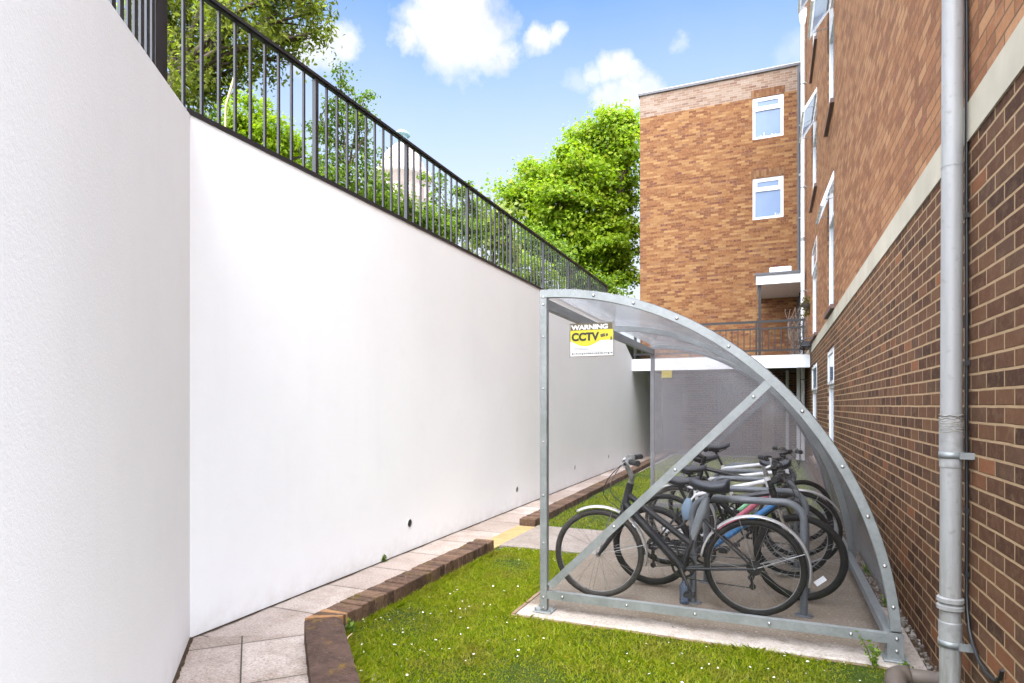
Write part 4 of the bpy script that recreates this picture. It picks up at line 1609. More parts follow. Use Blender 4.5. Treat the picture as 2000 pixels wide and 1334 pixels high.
def arc_pts(cx, cz, r, a0, a1, n):
    return [(cx + r * math.cos(a0 + (a1 - a0) * i / n), cz + r * math.sin(a0 + (a1 - a0) * i / n)) for i in range(n + 1)]


hoop0 = thing('cycle_hoop', 'grey tubular cycle hoop nearest the front, behind the charcoal bicycle', 'bike rack', (-.545, 4.76, PADZ), group='grey cycle hoops in a row under the shelter', local=True)
pts = [(0, -.02)] + [(0, .25)] + arc_pts(HR, HH - HR, HR, math.pi, math.pi / 2, 8) + arc_pts(HW - HR, HH - HR, HR, math.pi / 2, 0, 8) + [(HW, .25), (HW, -.02)]
MB().tube([(p[0], 0, p[1]) for p in pts], .026, 14).build('tube', M['hoop'], hoop0)
for x in (0, HW):
    MB().ring((x, 0, 0), (0, 0, 1), (1, 0, 0), [(.024, 0), (.024, .006), (.06, .006), (.062, 0)], 20).build('flange', M['hoop'], hoop0)
for (y, dx, lab) in ((5.36, .04, 'second grey cycle hoop from the front, between dark mountain bikes'), (6.12, .0, 'third grey cycle hoop from the front, in front of the white framed bicycle'),
                     (6.82, -.02, 'fourth grey cycle hoop from the front, under the saddles'), (7.55, .02, 'rearmost grey cycle hoop by the bicycle with silver forks')):
    h = copy_tree(hoop0)
    h.location = (-.545 + dx, y, PADZ)
    h['label'] = lab

# ------------------------------------------------------------------ bicycles


def saddle_mesh(L=.27, W=.20, H=.055):
    mb = MB()
    rows = []
    n = 18
    for i in range(n + 1):
        f = i / n
        x = L * (f - .45)                       # nose forward (+x)
        hw = W / 2 * (math.sin(min(1, (1 - f) / .55) * math.pi / 2) ** 1.3 * .78 + .22)
        if f < .12:
            hw *= math.sqrt(max(.05, 1 - ((.12 - f) / .12) ** 2))
        if f > .92:
            hw *= math.sqrt(max(.05, 1 - ((f - .92) / .08) ** 2))
        top = .022 * (2 * f - 1) ** 2 + .020 * (1 - f) ** 2
        th = H * (.55 + .65 * (1 - f))
        r = []
        for k in range(16):
            a = 2 * math.pi * k / 16
            cy, cz = math.cos(a), math.sin(a)
            zz = top + (cz * .018 if cz > 0 else cz * th) - (abs(cy) ** 3) * .012
            r.append((x, hw * cy, zz))
        rows.append(r)
    mb.grid(rows, wrap=True)
    mb.quad(rows[0]).quad(rows[-1])
    return mb


def wheel(parent, c, r, tw, rot, tyre_m, rim_m='alloy', spokes=28, steer=0.0, reflect=None, sprocket=False):
    """tyre, rim and spokes as separate meshes; wheel = hub and spokes"""
    ax = Vector((-math.sin(steer), math.cos(steer), 0))
    u = Vector((math.cos(steer), math.sin(steer), 0))
    up = Vector((0, 0, 1))
    c = Vector(c)
    rr = r - tw * 1.0
    wb_ = MB()
    wb_.tube([c - ax * .045, c - ax * .038, c + ax * .038, c + ax * .045], [.016, .022, .022, .016], 12)
    wb_.tube([c - ax * .062, c + ax * .062], .006, 8)
    for i in range(spokes):
        a = 2 * math.pi * (i + .5 * (i % 2)) / spokes + rot
        lean = (.35 if i % 4 < 2 else -.35)
        s = 1 if i % 2 else -1
        p = c + ax * (.030 * s) + (u * math.cos(a + lean * 2.2) + up * math.sin(a + lean * 2.2)) * .022
        q = c + ax * (.004 * s) + (u * math.cos(a) + up * math.sin(a)) * (rr - .022)
        wb_.tube([p, q], .0010, 4, caps=False)
    if sprocket:
        for k, (s_, z_) in enumerate(((.052, .030), (.044, .036), (.036, .042))):
            wb_.ring(c, ax, u, [(.01, z_), (s_, z_), (s_, z_ + .003), (.01, z_ + .003)], 20, mi=1, smooth=False)
    w = wb_.build('wheel', [M['alloy'], M['parts']], parent)
    prof = [(rr - .005 + tw * math.cos(a) * .98, tw * math.sin(a)) for a in [2 * math.pi * k / 12 for k in range(12)]]
    MB().ring(c, ax, u, prof, 56).build('tyre', M[tyre_m], w)
    rp = [(rr - .028, -.010), (rr - .028, .010), (rr - .012, .013), (rr + .001, .013), (rr + .001, -.013), (rr - .012, -.013)]
    MB().ring(c, ax, u, rp, 56, smooth=False).build('rim', M[rim_m], w)
    if reflect is not None:
        a = reflect
        d = u * math.cos(a) + up * math.sin(a)
        tdir = -u * math.sin(a) + up * math.cos(a)
        p = c + d * (rr * .70) - ax * .012 * 1
        MB().obox(p, d * .018, tdir * .042, ax * .006).build('spoke_reflector', M['reflector'], w)
    return w


def bicycle(label, loc, rz, P, group=None):
    g = lambda k, d=None: P.get(k, d)
    b = thing('bicycle', label, 'bicycle', loc, rz, group, local=True)
    r, wbs = g('r', .34), g('wb', 1.06)
    tw = g('tw', .022)
    A, Fx = Vector((0, 0, r)), Vector((wbs, 0, r))
    BB = Vector(g('bb', (.43, r - .045))).to_3d()
    BB = Vector((g('bb', (.43, r - .045))[0], 0, g('bb', (.43, r - .045))[1]))
    Hb = Vector((g('hb')[0], 0, g('hb')[1]))
    Ht = Vector((g('ht')[0], 0, g('ht')[1]))
    St = Vector((g('st')[0], 0, g('st')[1]))       # top of the seat tube
    ax = (Ht - Hb).normalized()
    steer = g('steer', 0.0)
    # wheels
    wheel(b, A, r, tw, .2, g('tyre', 'tyre'), g('rim', 'alloy'), sprocket=True, reflect=g('refl_r'))
    fm = MB()
    # front wheel steers about the head axis: keep the axle offset
    fo = Fx - (Hb + ax * ((Fx - Hb).dot(ax)))
    fo_r = Vector((fo.x * math.cos(steer), fo.x * math.sin(steer), fo.z))
    Fs = Hb + ax * ((Fx - Hb).dot(ax)) + fo_r
    wheel(b, Fs, r, tw, .5, g('tyre_f', g('tyre', 'tyre')), g('rim', 'alloy'), steer=steer, reflect=g('refl_f'))
    # frame
    f = MB()
    f.tube([Hb - ax * .012, Ht + ax * .012], .027, 14, 0)
    tt = Vector((g('tt', (Ht.x - .02, Ht.z - .03))[0], 0, g('tt', (Ht.x - .02, Ht.z - .03))[1]))
    te = Vector((g('te', (St.x, St.z - .04))[0], 0, g('te', (St.x, St.z - .04))[1]))
    f.tube([tt, te], g('rt', .020), 12, 1)
    dt = Hb + ax * .03
    f.tube([dt, BB], [g('rd', .025), g('rd', .025)], 14, 2)
    f.tube([BB, te, St], [.017, g('rs', .017), g('rs2', .017)], 14, 0)
    if g('swoop'):
        f.tube([BB.lerp(St, .42), BB.lerp(St, .62), BB.lerp(St, .82), St + (St - BB).normalized() * .02], [.021, .031, .036, .022], 14, 3)
    f.tube([BB - Vector((0, .034, 0)), BB + Vector((0, .034, 0))], .024, 14, 0)
    ss = Vector((g('ss', (te.x, te.z))[0], 0, g('ss', (te.x, te.z))[1]))
    for s in (-1, 1):
        y = Vector((0, s, 0))
        f.tube([BB + y * .028 + Vector((-.03, 0, 0)), BB + y * .045 + (A - BB) * .35, A + y * .058], [.011, .011, .008], 8, 0)
        f.tube([ss + y * .014, ss + y * .045 + (A - ss) * .30, A + y * .058 + Vector((.01, 0, .015))], [.010, .009, .007], 8, 0)
        f.obox(A + y * .058, (.022, 0, 0), (0, .003, 0), (0, 0, .022), 0)
    f.build('frame', [M[g('m', 'blackpaint')], M[g('mt', g('m', 'blackpaint'))], M[g('md', g('m', 'blackpaint'))], M[g('ms', 'silvergrey')]], b)
    # fork
    fk = MB()
    cr = Hb - ax * .03
    side = Vector((-math.sin(steer), math.cos(steer), 0))
    fk.tube([cr - side * .058, cr + side * .058], .016, 10, 0)
    for s in (-1, 1):
        if g('susp'):
            mid = cr.lerp(Fs, .48) + side * s * .058
            fk.tube([cr + side * s * .058 + ax * .02, mid], .0135, 12, 1)
            fk.tube([mid, Fs + side * s * .058], [.021, .018], 12, 0)
        else:
            k = cr.lerp(Fs, .5) + side * s * .056 - fo_r * .25
            fk.tube([cr + side * s * .05, k, cr.lerp(Fs, .8) + side * s * .056 - fo_r * .15, Fs + side * s * .056], [.019, .018, .015, .011], 10, 0)
    fk.build('fork', [M[g('mf', g('m', 'blackpaint'))], M['chrome']], b)
    # stem and bar
    sh_ = g('stem', .09)
    up_ = Ht + ax * g('rise', .06)
    fw = Vector((math.cos(steer), math.sin(steer), 0))
    clamp = up_ + fw * sh_ + Vector((0, 0, g('stem_up', .03)))
    st_ = MB()
    st_.tube([Ht, up_ + ax * .02], .020, 12)
    st_.tube([up_, clamp], .019, 12)
    st_.tube([clamp - side * .028, clamp + side * .028], .025, 12)
    stem = st_.build('stem', M[g('mstem', 'parts')], b)
    hw = g('bar', .30)
    br = g('bar_rise', .04)
    bk = g('bar_back', .06)
    hb_ = MB()
    pl = []
    for s, fr in ((-1, 1), (-1, .75), (-1, .3), (-1, .15), (1, .15), (1, .3), (1, .75), (1, 1)):
        lift = br if fr > .2 else 0
        back = bk * max(0, (fr - .3) / .7)
        pl.append(clamp + side * (s * hw * fr) + Vector((0, 0, lift)) - fw * back)
    hb_.tube(pl, .0125, 10)
    bar = hb_.build('handlebar', M[g('mbar', 'parts')], b)
    for s in (-1, 1):
        e_ = clamp + side * (s * hw) + Vector((0, 0, br)) - fw * bk
        i_ = clamp + side * (s * hw * .66) + Vector((0, 0, br)) - fw * bk * .5
        MB().tube([i_, i_.lerp(e_, .1), i_.lerp(e_, .9), e_ + (e_ - i_) * .06], [.020, .022, .020, .022], 12).build('grip', M['rubber'], bar)
        lv = MB()
        l0 = clamp + side * (s * hw * .58) + Vector((0, 0, br)) - fw * bk * .4
        lv.tube([l0 - side * .016 * s, l0 + side * .022 * s], .025, 10)
        lv.obox(l0 - side * (.035 * s) + Vector((0, 0, .012)) + fw * .010, fw * .022, side * .018, (0, 0, .016))
        lv.tube([l0 + fw * .022, l0 + fw * .045 + side * s * .02 - Vector((0, 0, .012)), l0 + fw * .05 + side * s * .10 - Vector((0, 0, .02))], [.009, .007, .006], 8)
        lv.build('brake_lever', M[g('mlever', 'parts')], bar)
        # cables loop forward and down
        c0 = l0 + fw * .025
        amp = g('loop', .13)
        c3 = Hb + Vector((.015, s * .02, .02)) if s < 0 else cr + side * .02
        pts_ = []
        for i in range(13):
            t_ = i / 12
            p = c0.lerp(c3, t_) + fw * amp * math.sin(math.pi * t_) * (1.0 if s > 0 else .7) - Vector((0, 0, .04 * math.sin(math.pi * t_) ** 2)) - side * s * .06 * math.sin(math.pi * t_)
            pts_.append(p)
        MB().tube(pts_, .0034, 6).build('brake_cable', M['cable'], bar)
    if g('bell'):
        MB().ring(clamp + side * .06 + Vector((0, 0, .02)), (0, 0, 1), (1, 0, 0), [(0, .0), (0, .03), (.012, .027), (.022, .014), (.024, 0)], 16).build('bell', M['chrome'], bar)
    # saddle
    sx, sz = g('sad')
    sp2 = MB().tube([St - (St - BB).normalized() * .05, Vector((sx - .01, 0, sz - .05))], .0135, 12)
    sp2.obox((sx, 0, sz - .045), (.035, 0, 0), (0, .02, 0), (0, 0, .012))
    for s in (-1, 1):
        sp2.tube([(sx - .09, s * .035, sz - .03), (sx - .03, s * .022, sz - .05), (sx + .05, s * .02, sz - .045), (sx + .11, 0, sz - .01)], .004, 6)
    spo = sp2.build('seat_post', M[g('mpost', 'parts')], b)
    sm_ = saddle_mesh(g('sl', .27), g('sw', .17), g('shh', .05))
    tl = g('stilt', 0.0)
    sm_.v = [(sx + v[0] * math.cos(tl) - v[2] * math.sin(tl), v[1], sz + v[2] * math.cos(tl) + v[0] * math.sin(tl)) for v in sm_.v]
    sm_.build('saddle', M[g('msad', 'saddle')], spo)
    # transmission
    ck = MB()
    yc = -.048
    ca = g('crank', 1.2)
    ck.ring(BB + Vector((0, yc, 0)), (0, 1, 0), (1, 0, 0), [(.070, -.002), (.070, .002), (.088, .002), (.088, -.002)], 40, smooth=False)
    ck.ring(BB + Vector((0, yc - .006, 0)), (0, 1, 0), (1, 0, 0), [(.012, -.003), (.012, .003), (.030, .003), (.030, -.003)], 16, smooth=False)
    for i in range(5):
        a = 2 * math.pi * i / 5
        d_ = Vector((math.cos(a), 0, math.sin(a)))
        ck.bar(BB + Vector((0, yc, 0)) + d_ * .02, BB + Vector((0, yc, 0)) + d_ * .075, .014, .004, up=(0, 1, 0))
    ends = []
    for s in (-1, 1):
        d_ = Vector((math.cos(ca), 0, math.sin(ca))) * s * -1
        yy = Vector((0, s * .062, 0))
        q_ = BB + yy + d_ * .168
        ck.tube([BB + yy * .8, BB + yy, q_], [.013, .013, .009], 8)
        ends.append((s, q_))
    crk = ck.build('crankset', M['parts'], b)
    for (s, q_) in ends:
        pd = MB().tube([q_, q_ + Vector((0, s * .095, 0))], .006, 8)
        pd.obox(q_ + Vector((.028, s * .055, 0)), (.010, 0, 0), (0, .040, 0), (0, 0, .011)).obox(q_ + Vector((-.028, s * .055, 0)), (.010, 0, 0), (0, .040, 0), (0, 0, .011))
        pd.obox(q_ + Vector((0, s * .022, 0)), (.036, 0, 0), (0, .004, 0), (0, 0, .012)).obox(q_ + Vector((0, s * .090, 0)), (.036, 0, 0), (0, .004, 0), (0, 0, .012))
        pd.build('pedal', M['rubber'], crk)
    ch = MB()
    c1, c2 = BB + Vector((0, yc, 0)), A + Vector((0, yc, 0))
    dv = (c2 - c1).normalized()
    nv = Vector((-dv.z, 0, dv.x))
    if nv.z < 0:
        nv = -nv
    jl = A + Vector((.015, yc, -.16))
    ch.tube([c1 + nv * .088, c2 + nv * .046], .0042, 6)
    ch.tube([c1 - nv * .088, jl], .0042, 6)
    ch.build('chain', M['parts'], b)
    dr = MB()
    dr.obox(A + Vector((.012, yc - .008, -.055)), (.012, 0, -.006), (0, .012, 0), (.004, 0, .03))
    for (dx, dz, rr_) in ((.022, -.085, .022), (.012, -.150, .022)):
        dr.ring(A + Vector((dx, yc, dz)), (0, 1, 0), (1, 0, 0), [(.004, -.004), (.004, .004), (rr_, .004), (rr_, -.004)], 14, smooth=False)
    dr.bar(A + Vector((.020, yc - .010, -.08)), A + Vector((.012, yc - .010, -.155)), .004, .018, up=(1, 0, 0))
    dr.bar(A + Vector((.020, yc + .010, -.08)), A + Vector((.012, yc + .010, -.155)), .004, .018, up=(1, 0, 0))
    dr.build('derailleur', M['parts'], b)
    # brakes
    bk_ = MB()
    for (c_, w_) in ((cr + ax * .0, side), (ss + (A - ss) * .28, Vector((0, 1, 0)))):
        for s in (-1, 1):
            bk_.tube([c_ + w_ * s * .05 - Vector((0, 0, .03)), c_ + w_ * s * .052 + Vector((0, 0, .035)), c_ + w_ * s * .03 + Vector((0, 0, .06))], [.010, .007, .005], 6)
    bk_.build('brake', M['parts'], b)
    if g('guards'):
        gm = M[g('mguard', 'guard')]
        for (c_, sr, a0, a1, name) in ((A, 0.0, rad(-8 if g('full') else 20), rad(205 if g('full') else 170), 'mudguard'), (Fs, steer, rad(-28), rad(120), 'mudguard')):
            u_ = Vector((math.cos(sr), math.sin(sr), 0))
            axx = Vector((math.sin(sr), -math.cos(sr), 0))
            R_ = r + .018
            prof = [(R_ - .010, -.031), (R_ - .002, -.026), (R_ + .004, -.012), (R_ + .004, .012), (R_ - .002, .026), (R_ - .010, .031), (R_ - .012, .029), (R_ - .004, .024), (R_ + .001, .010), (R_ + .001, -.010), (R_ - .004, -.024), (R_ - .012, -.029)]
            # angle measured from +u through up
            if name and c_ is A:
                aa0, aa1 = g('ga_r', (rad(-12), rad(190)))
            else:
                aa0, aa1 = g('ga_f', (rad(62), rad(188)))
            mgd = MB().ring(c_, axx, u_, prof, 36, aa0, aa1).build('mudguard', gm, b)
            for am in ((aa0 * .2 + aa1 * .8), (aa0 * .65 + aa1 * .35)):
                for s in (-1, 1):
                    dd = u_ * math.cos(am) + Vector((0, 0, 1)) * math.sin(am)
                    MB().tube([c_ + axx * s * .06, c_ + dd * (R_ - .012) + axx * s * .03], .0026, 6).build('stay', M['alloy'], mgd)
    return b


GP = 'bicycles parked at the hoops under the shelter'
bicycle('charcoal bicycle with silver mudguards and wide dark saddle, nearest the front of the shelter', (-.115, 4.60, PADZ), math.pi, dict(
    r=.343, wb=1.105, tw=.0235, hb=(.915, .70), ht=(.868, .875), st=(.318, .80), bb=(.485, .29), tt=(.885, .80), te=(.430, .47), ss=(.345, .66),
    rt=.0235, rd=.033, rs=.021, rs2=.023, swoop=True, m='charcoal', sad=(.285, .905), sw=.215, sl=.28, shh=.075, msad='saddle', stilt=0.05, stem=.05, stem_up=.10, rise=.06,
    bar=.30, bar_rise=.03, bar_back=.10, steer=.16, mstem='alloy', guards=True, crank=1.18, bell=True, loop=.16, tyre='tyre', tyre_f='tyre_dusty', mlever='alloy',
    ga_r=(rad(8), rad(196)), ga_f=(rad(62), rad(192))), GP)
bicycle('black mountain bike with bright blue down tube and fat tyres, second from the front', (-.90, 5.07, PADZ), rad(1.5), dict(
    r=.330, wb=1.09, tw=.028, hb=(.94, .70), ht=(.90, .83), st=(.27, .72), bb=(.41, .31), m='blackpaint', md='blue', rd=.024, sad=(.22, .87), sw=.15, msad='saddle_grey',
    stem=.08, rise=.05, bar=.29, bar_rise=.03, bar_back=.03, steer=-.10, susp=True, tyre='tyre', mf='blackpaint', refl_f=-.85, refl_r=2.4, crank=.4), GP)
bicycle('white framed bicycle with a pink down tube, third from the front of the row', (-.90, 5.78, PADZ), rad(-1), dict(
    r=.330, wb=1.06, tw=.024, hb=(.90, .69), ht=(.86, .84), st=(.26, .70), bb=(.42, .30), m='whitebike', mt='whitebike', md='pink', sad=(.21, .90), sw=.17, msad='saddle_grey',
    stem=.07, rise=.08, bar=.29, bar_rise=.05, bar_back=.05, steer=.22, susp=False, tyre='tyre', crank=2.0, mstem='alloy', mbar='alloy', mf='whitebike', ga_f=(rad(-25), rad(110))), GP)
bicycle('dark bicycle with green and olive tubes, next to last in the row', (-.86, 6.50, PADZ), rad(2), dict(
    r=.335, wb=1.07, tw=.025, hb=(.92, .70), ht=(.88, .84), st=(.26, .76), bb=(.42, .30), m='blackpaint', mt='whitebike', md='green', sad=(.21, .94), sw=.16, msad='saddle_grey',
    stem=.08, rise=.05, bar=.30, bar_rise=.03, bar_back=.03, steer=-.18, susp=True, tyre='tyre', mf='olive', crank=.9), GP)
bicycle('white framed mountain bike with silver suspension fork, rearmost in the shelter', (-.78, 7.30, PADZ), rad(-2), dict(
    r=.340, wb=1.08, tw=.026, hb=(.93, .74), ht=(.89, .88), st=(.27, .80), bb=(.42, .31), m='whitebike', mt='whitebike', md='blackpaint', sad=(.20, 1.00), sw=.15, msad='saddle_grey', stilt=.12,
    stem=.08, rise=.06, bar=.31, bar_rise=.02, bar_back=.02, steer=.45, susp=True, tyre='tyre', mf='alloy', crank=1.6, mlever='alloy'), GP)
# child seat back / bag hanging beside the saddle of the second bicycle
bicycle('black bicycle facing the white wall with dusty front wheel, among the middle hoops', (.24, 6.16, PADZ), math.pi + rad(2), dict(
    r=.345, wb=1.08, tw=.020, hb=(.90, .72), ht=(.855, .90), st=(.24, .78), bb=(.43, .30), m='blackpaint', sad=(.20, .93), sw=.17, msad='saddle',
    stem=.06, rise=.07, bar=.29, bar_rise=.04, bar_back=.08, steer=-.2, guards=True, mguard='guard', tyre='tyre', tyre_f='tyre_dusty', crank=2.4, mf='blackpaint', ga_f=(rad(62), rad(190)), ga_r=(rad(-30), rad(150))), GP)
bg = thing('saddle_pouch', 'rounded blue grey pouch on a dark strap, hanging behind the charcoal bicycle', 'pouch', (-.60, 4.88, .66))
rows = []
for i in range(11):
    f = i / 10
    z = .62 + .17 * f
    hw = .052 * math.sin(math.pi * (0.06 + .88 * f)) ** .6 * (1.05 - .35 * f)
    rows.append([(-.605 + .012 * f + hw * math.cos(a), 4.88 + hw * .55 * math.sin(a), z) for a in [2 * math.pi * k / 16 for k in range(16)]])
MB().grid(rows, wrap=True).quad(rows[0]).quad(rows[-1]).build('pouch', M['bluegrey'], bg)
MB().tube([(-.59, 4.88, .785), (-.575, 4.885, .84), (-.545, 4.89, .87)], .008, 8).tube([(-.60, 4.88, .63), (-.64, 4.87, .575), (-.71, 4.865, .53)], .011, 8).build('strap', M['rubber'], bg)
# bottle left on the pad
bo = thing('bottle', 'clear blue tinted plastic bottle standing on the concrete behind the front pedal', 'bottle', (-.60, 4.70, PADZ))
MB().tube([(-.60, 4.70, PADZ), (-.60, 4.70, PADZ + .008), (-.60, 4.70, PADZ + .13), (-.60, 4.70, PADZ + .165), (-.60, 4.70, PADZ + .18)], [.030, .035, .035, .018, .014], 18).build('body', clear_mat('blue_plastic', (0.62, 0.72, 0.88), .25, (0.35, 0.45, 0.62)), bo)
MB().tube([(-.60, 4.70, PADZ + .181), (-.60, 4.70, PADZ + .205)], .018, 16).build('cap', plain('dark_blue_cap', (0.02, 0.05, 0.15), 0.4), bo)
# ------------------------------------------------------------------ vegetation
def np_mesh(name, verts, nper, mat, parent=None, smooth=False):
    """verts: (n*nper,3); one face of nper corners each"""
    nf = len(verts) // nper
    me = bpy.data.meshes.new(name)
    me.vertices.add(len(verts))
    me.vertices.foreach_set('co', verts.astype(np.float32).ravel())
    me.loops.add(len(verts))
    me.loops.foreach_set('vertex_index', np.arange(len(verts), dtype=np.int32))
    me.polygons.add(nf)
    me.polygons.foreach_set('loop_start', np.arange(0, len(verts), nper, dtype=np.int32))
    me.materials.append(mat)
    me.update(calc_edges=True)
    o = bpy.data.objects.new(name, me)
    COL.objects.link(o)
    if parent is not None:
        o.parent = parent
        q, off_ = parent, Vector((0, 0, 0))
        while q is not None:
            off_ += q.location
            q = q.parent
        me.transform(Matrix.Translation(-off_))
    return o


def unit(a):
    return a / np.maximum(1e-9, np.linalg.norm(a, axis=1, keepdims=True))


def leaves(rg, cen, out, size, asp=0.6, droop=0.2, jit=0.9):
    """pointed leaf quads at cen; out = outward direction of the crown there"""
    n = len(cen)
    nrm_ = unit(out * 0.55 + np.array([0, 0, 0.55]) + rg.normal(0, jit * .6, (n, 3)))
    d = rg.normal(0, 1, (n, 3)) + out * .5
    d[:, 2] -= droop
    d = unit(d - nrm_ * np.sum(d * nrm_, axis=1, keepdims=True))
    w = np.cross(nrm_, d)
    L = size * (0.6 + 0.8 * rg.random((n, 1)))
    W_ = L * asp * .5
    fold = nrm_ * L * .10
    p0 = cen - d * L * .5
    p1 = cen + w * W_ + fold - d * L * .05
    p2 = cen + d * L * .5 - nrm_ * L * .08
    p3 = cen - w * W_ + fold - d * L * .05
    return np.stack([p0, p1, p2, p3], axis=1).reshape(-1, 3)


def crown(rg, blobs, per, clump_r, n_clump, hollow=0.45):
    """blobs: [(centre, radii xyz)] -> leaf centres and outward directions, gathered in clumps"""
    C, O = [], []
    for (c, rr) in blobs:
        c = np.array(c, float)
        rr = np.array(rr, float) if not np.isscalar(rr) else np.array([rr] * 3, float)
        nc = max(3, int(n_clump * (rr.mean() ** 2)))
        d = unit(rg.normal(0, 1, (nc, 3)))
        rad_ = hollow + (1 - hollow) * rg.random((nc, 1)) ** .6
        cc = c + d * rr * rad_
        for k in range(nc):
            m_ = max(4, int(per * (0.5 + rg.random())))
            cr_ = clump_r * (0.6 + 0.9 * rg.random())
            q = rg.normal(0, 1, (m_, 3)) * np.array([1, 1, .55]) * cr_ * .55
            C.append(cc[k] + q)
            O.append(unit(q * .7 / cr_ + d[k] * .8 + rg.normal(0, .2, (m_, 3))))
    return np.concatenate(C), np.concatenate(O)


def limbs(mb, rg, base, fork, blobs, r0, r1, mi=0):
    base, fork = Vector(base), Vector(fork)
    mid = base.lerp(fork, .5) + Vector((rg.normal() * .05, rg.normal() * .05, 0))
    mb.tube([base, mid, fork], [r0 * 1.25, r0, r0 * .85], 10, mi)
    for (c, rr) in blobs:
        c = Vector(tuple(float(v) for v in c))
        r_ = float(np.mean(rr))
        m = fork.lerp(c, .5) + Vector((rg.normal() * .12, rg.normal() * .12, .10 * r_))
        mb.tube([fork, m, c], [r0 * .5, r1, r1 * .5], 7, mi)
        for k in range(3):
            e = c + Vector((rg.normal(), rg.normal(), rg.normal() * .8)).normalized() * r_ * .85
            st = m.lerp(c, .25 + .25 * k)
            mb.tube([st, st.lerp(e, .55) + Vector((0, 0, .06 * r_)), e], [r1 * .6, r1 * .35, r1 * .12], 5, mi)


def tree(name, label, cat, base, fork, blobs, mat, leaf, per, clump_r, n_clump, r0, r1, seed, asp=.6, droop=.2, group=None, hollow=.45, bark='bark', names=('crown', 'trunk')):
    rg = np.random.default_rng(seed)
    t = thing(name, label, cat, tuple(base), group=group)
    mb = MB()
    limbs(mb, rg, base, fork, blobs, r0, r1)
    mb.build(names[1], M[bark], t, recalc=False)
    C, O = crown(rg, blobs, per, clump_r, n_clump, hollow)
    np_mesh(names[0], leaves(rg, C, O, leaf, asp, droop), 4, mat, t)
    return t


M['leaf_syc'] = leaf_mat('bright_sycamore_leaf', [(0.09, 0.165, 0.012), (0.15, 0.24, 0.014), (0.21, 0.305, 0.016), (0.26, 0.335, 0.020), (0.12, 0.20, 0.014), (0.30, 0.31, 0.03)], .45)
M['leaf_olive'] = leaf_mat('olive_leaf', [(0.075, 0.10, 0.016), (0.12, 0.15, 0.02), (0.18, 0.205, 0.035), (0.26, 0.27, 0.08), (0.10, 0.13, 0.018)], .55)
M['leaf_dark'] = leaf_mat('dark_leaf', [(0.022, 0.045, 0.014), (0.04, 0.075, 0.018), (0.06, 0.105, 0.022), (0.095, 0.145, 0.032)], .35)
M['leaf_lime'] = leaf_mat('lime_leaf', [(0.13, 0.21, 0.010), (0.19, 0.28, 0.012), (0.25, 0.33, 0.018), (0.17, 0.25, 0.012)], .5)
M['leaf_mix'] = leaf_mat('mid_green_leaf', [(0.055, 0.10, 0.016), (0.10, 0.17, 0.022), (0.16, 0.24, 0.03), (0.23, 0.30, 0.06)], .48)
M['leaf_var'] = leaf_mat('pale_variegated_leaf', [(0.18, 0.24, 0.05), (0.30, 0.34, 0.09), (0.12, 0.19, 0.03), (0.38, 0.38, 0.14)], .45)


def B(px, py, t, rpx, dt=0.0, sq=1.0):
    """crown lobe of radius rpx photo pixels seen at px,py at distance t+dt"""
    p = at(px, py, t + dt)
    r = rpx / F_PX * (t + dt)
    return ((p.x, p.y, p.z), (r, r, r * sq))


# sycamore beside the end building
T = 25.5
syc = [B(1195, 262, T, 44), B(1150, 292, T, 46, .8), B(1222, 300, T, 26, -.6), B(1120, 335, T, 50, -.8), B(1190, 335, T, 52, .6), B(1060, 352, T, 42, .4), B(1010, 372, T, 30, -.2), B(976, 372, T, 14),
       B(1090, 400, T, 55, -1.2), B(1160, 400, T, 60, -.3), B(1215, 385, T, 32, .8), B(1040, 410, T, 36, .8), B(1110, 460, T, 46, -.8), B(1175, 465, T, 46, -1.0), B(1218, 450, T, 28, .3), B(1060, 455, T, 32, .2),
       B(1195, 525, T, 34, -.6), B(1135, 515, T, 34, .3), B(1222, 500, T, 20, .4), B(1225, 545, T, 18, .1), B(1170, 560, T, 26, .3), B(1215, 240, T, 22), B(1236, 262, T, 10)]
b_ = at(1186, 690, T)
tree('sycamore_tree', 'large bright green leafy tree beside the orange brick end building', 'tree', (b_.x, b_.y, 3.2), tuple(at(1188, 492, T)), syc, M['leaf_syc'], .145, 110, .45, 36, .30, .10, 21, asp=.85, droop=.1)
# olive toned tree over the near railing
T = 8.2
oli = [B(300, -60, T, 95), B(400, -110, T, 110, .5), B(500, -90, T, 100), B(575, -40, T, 70, -.3), B(612, 25, T, 34, .2), B(540, 30, T, 62, .4), B(600, -90, T, 55, .2), B(622, 62, T, 16, 0), B(460, 40, T, 75, -.4), B(380, 40, T, 80, .5), B(300, 60, T, 70),
       B(420, 110, T, 62, .3), B(350, 140, T, 60, -.3), B(500, 110, T, 50, .2), B(560, 110, T, 30, .4), B(400, 185, T, 46, .4), B(270, 160, T, 50), B(460, 165, T, 34, .6), B(590, 78, T, 22, .1)]
b_ = at(330, 420, T)
tree('olive_green_tree', 'tall olive green tree with drooping leafy branches above the near railing', 'tree', (b_.x, b_.y, 3.2), tuple(at(345, 150, T)), oli, M['leaf_olive'], .080, 34, .19, 165, .11, .028, 5, asp=.42, droop=.9, hollow=.25)
# lime hedge shrub
T = 7.0
lim = [B(478, 228, T, 34, 0, 1.3), B(510, 240, T, 38, .1, 1.3), B(545, 262, T, 34, -.1, 1.2), B(455, 262, T, 32, 0, 1.1), B(500, 285, T, 42), B(575, 290, T, 26, .2), B(545, 305, T, 34), B(440, 300, T, 26)]
b_ = at(505, 360, T)
tree('lime_shrub', 'bright lime green upright shrub behind the near railing', 'shrub', (b_.x, b_.y, 3.2), tuple(at(505, 330, T)), lim, M['leaf_lime'], .05, 60, .10, 420, .03, .012, 8, asp=.5, droop=-.5, hollow=.3, names=('foliage', 'stem'))
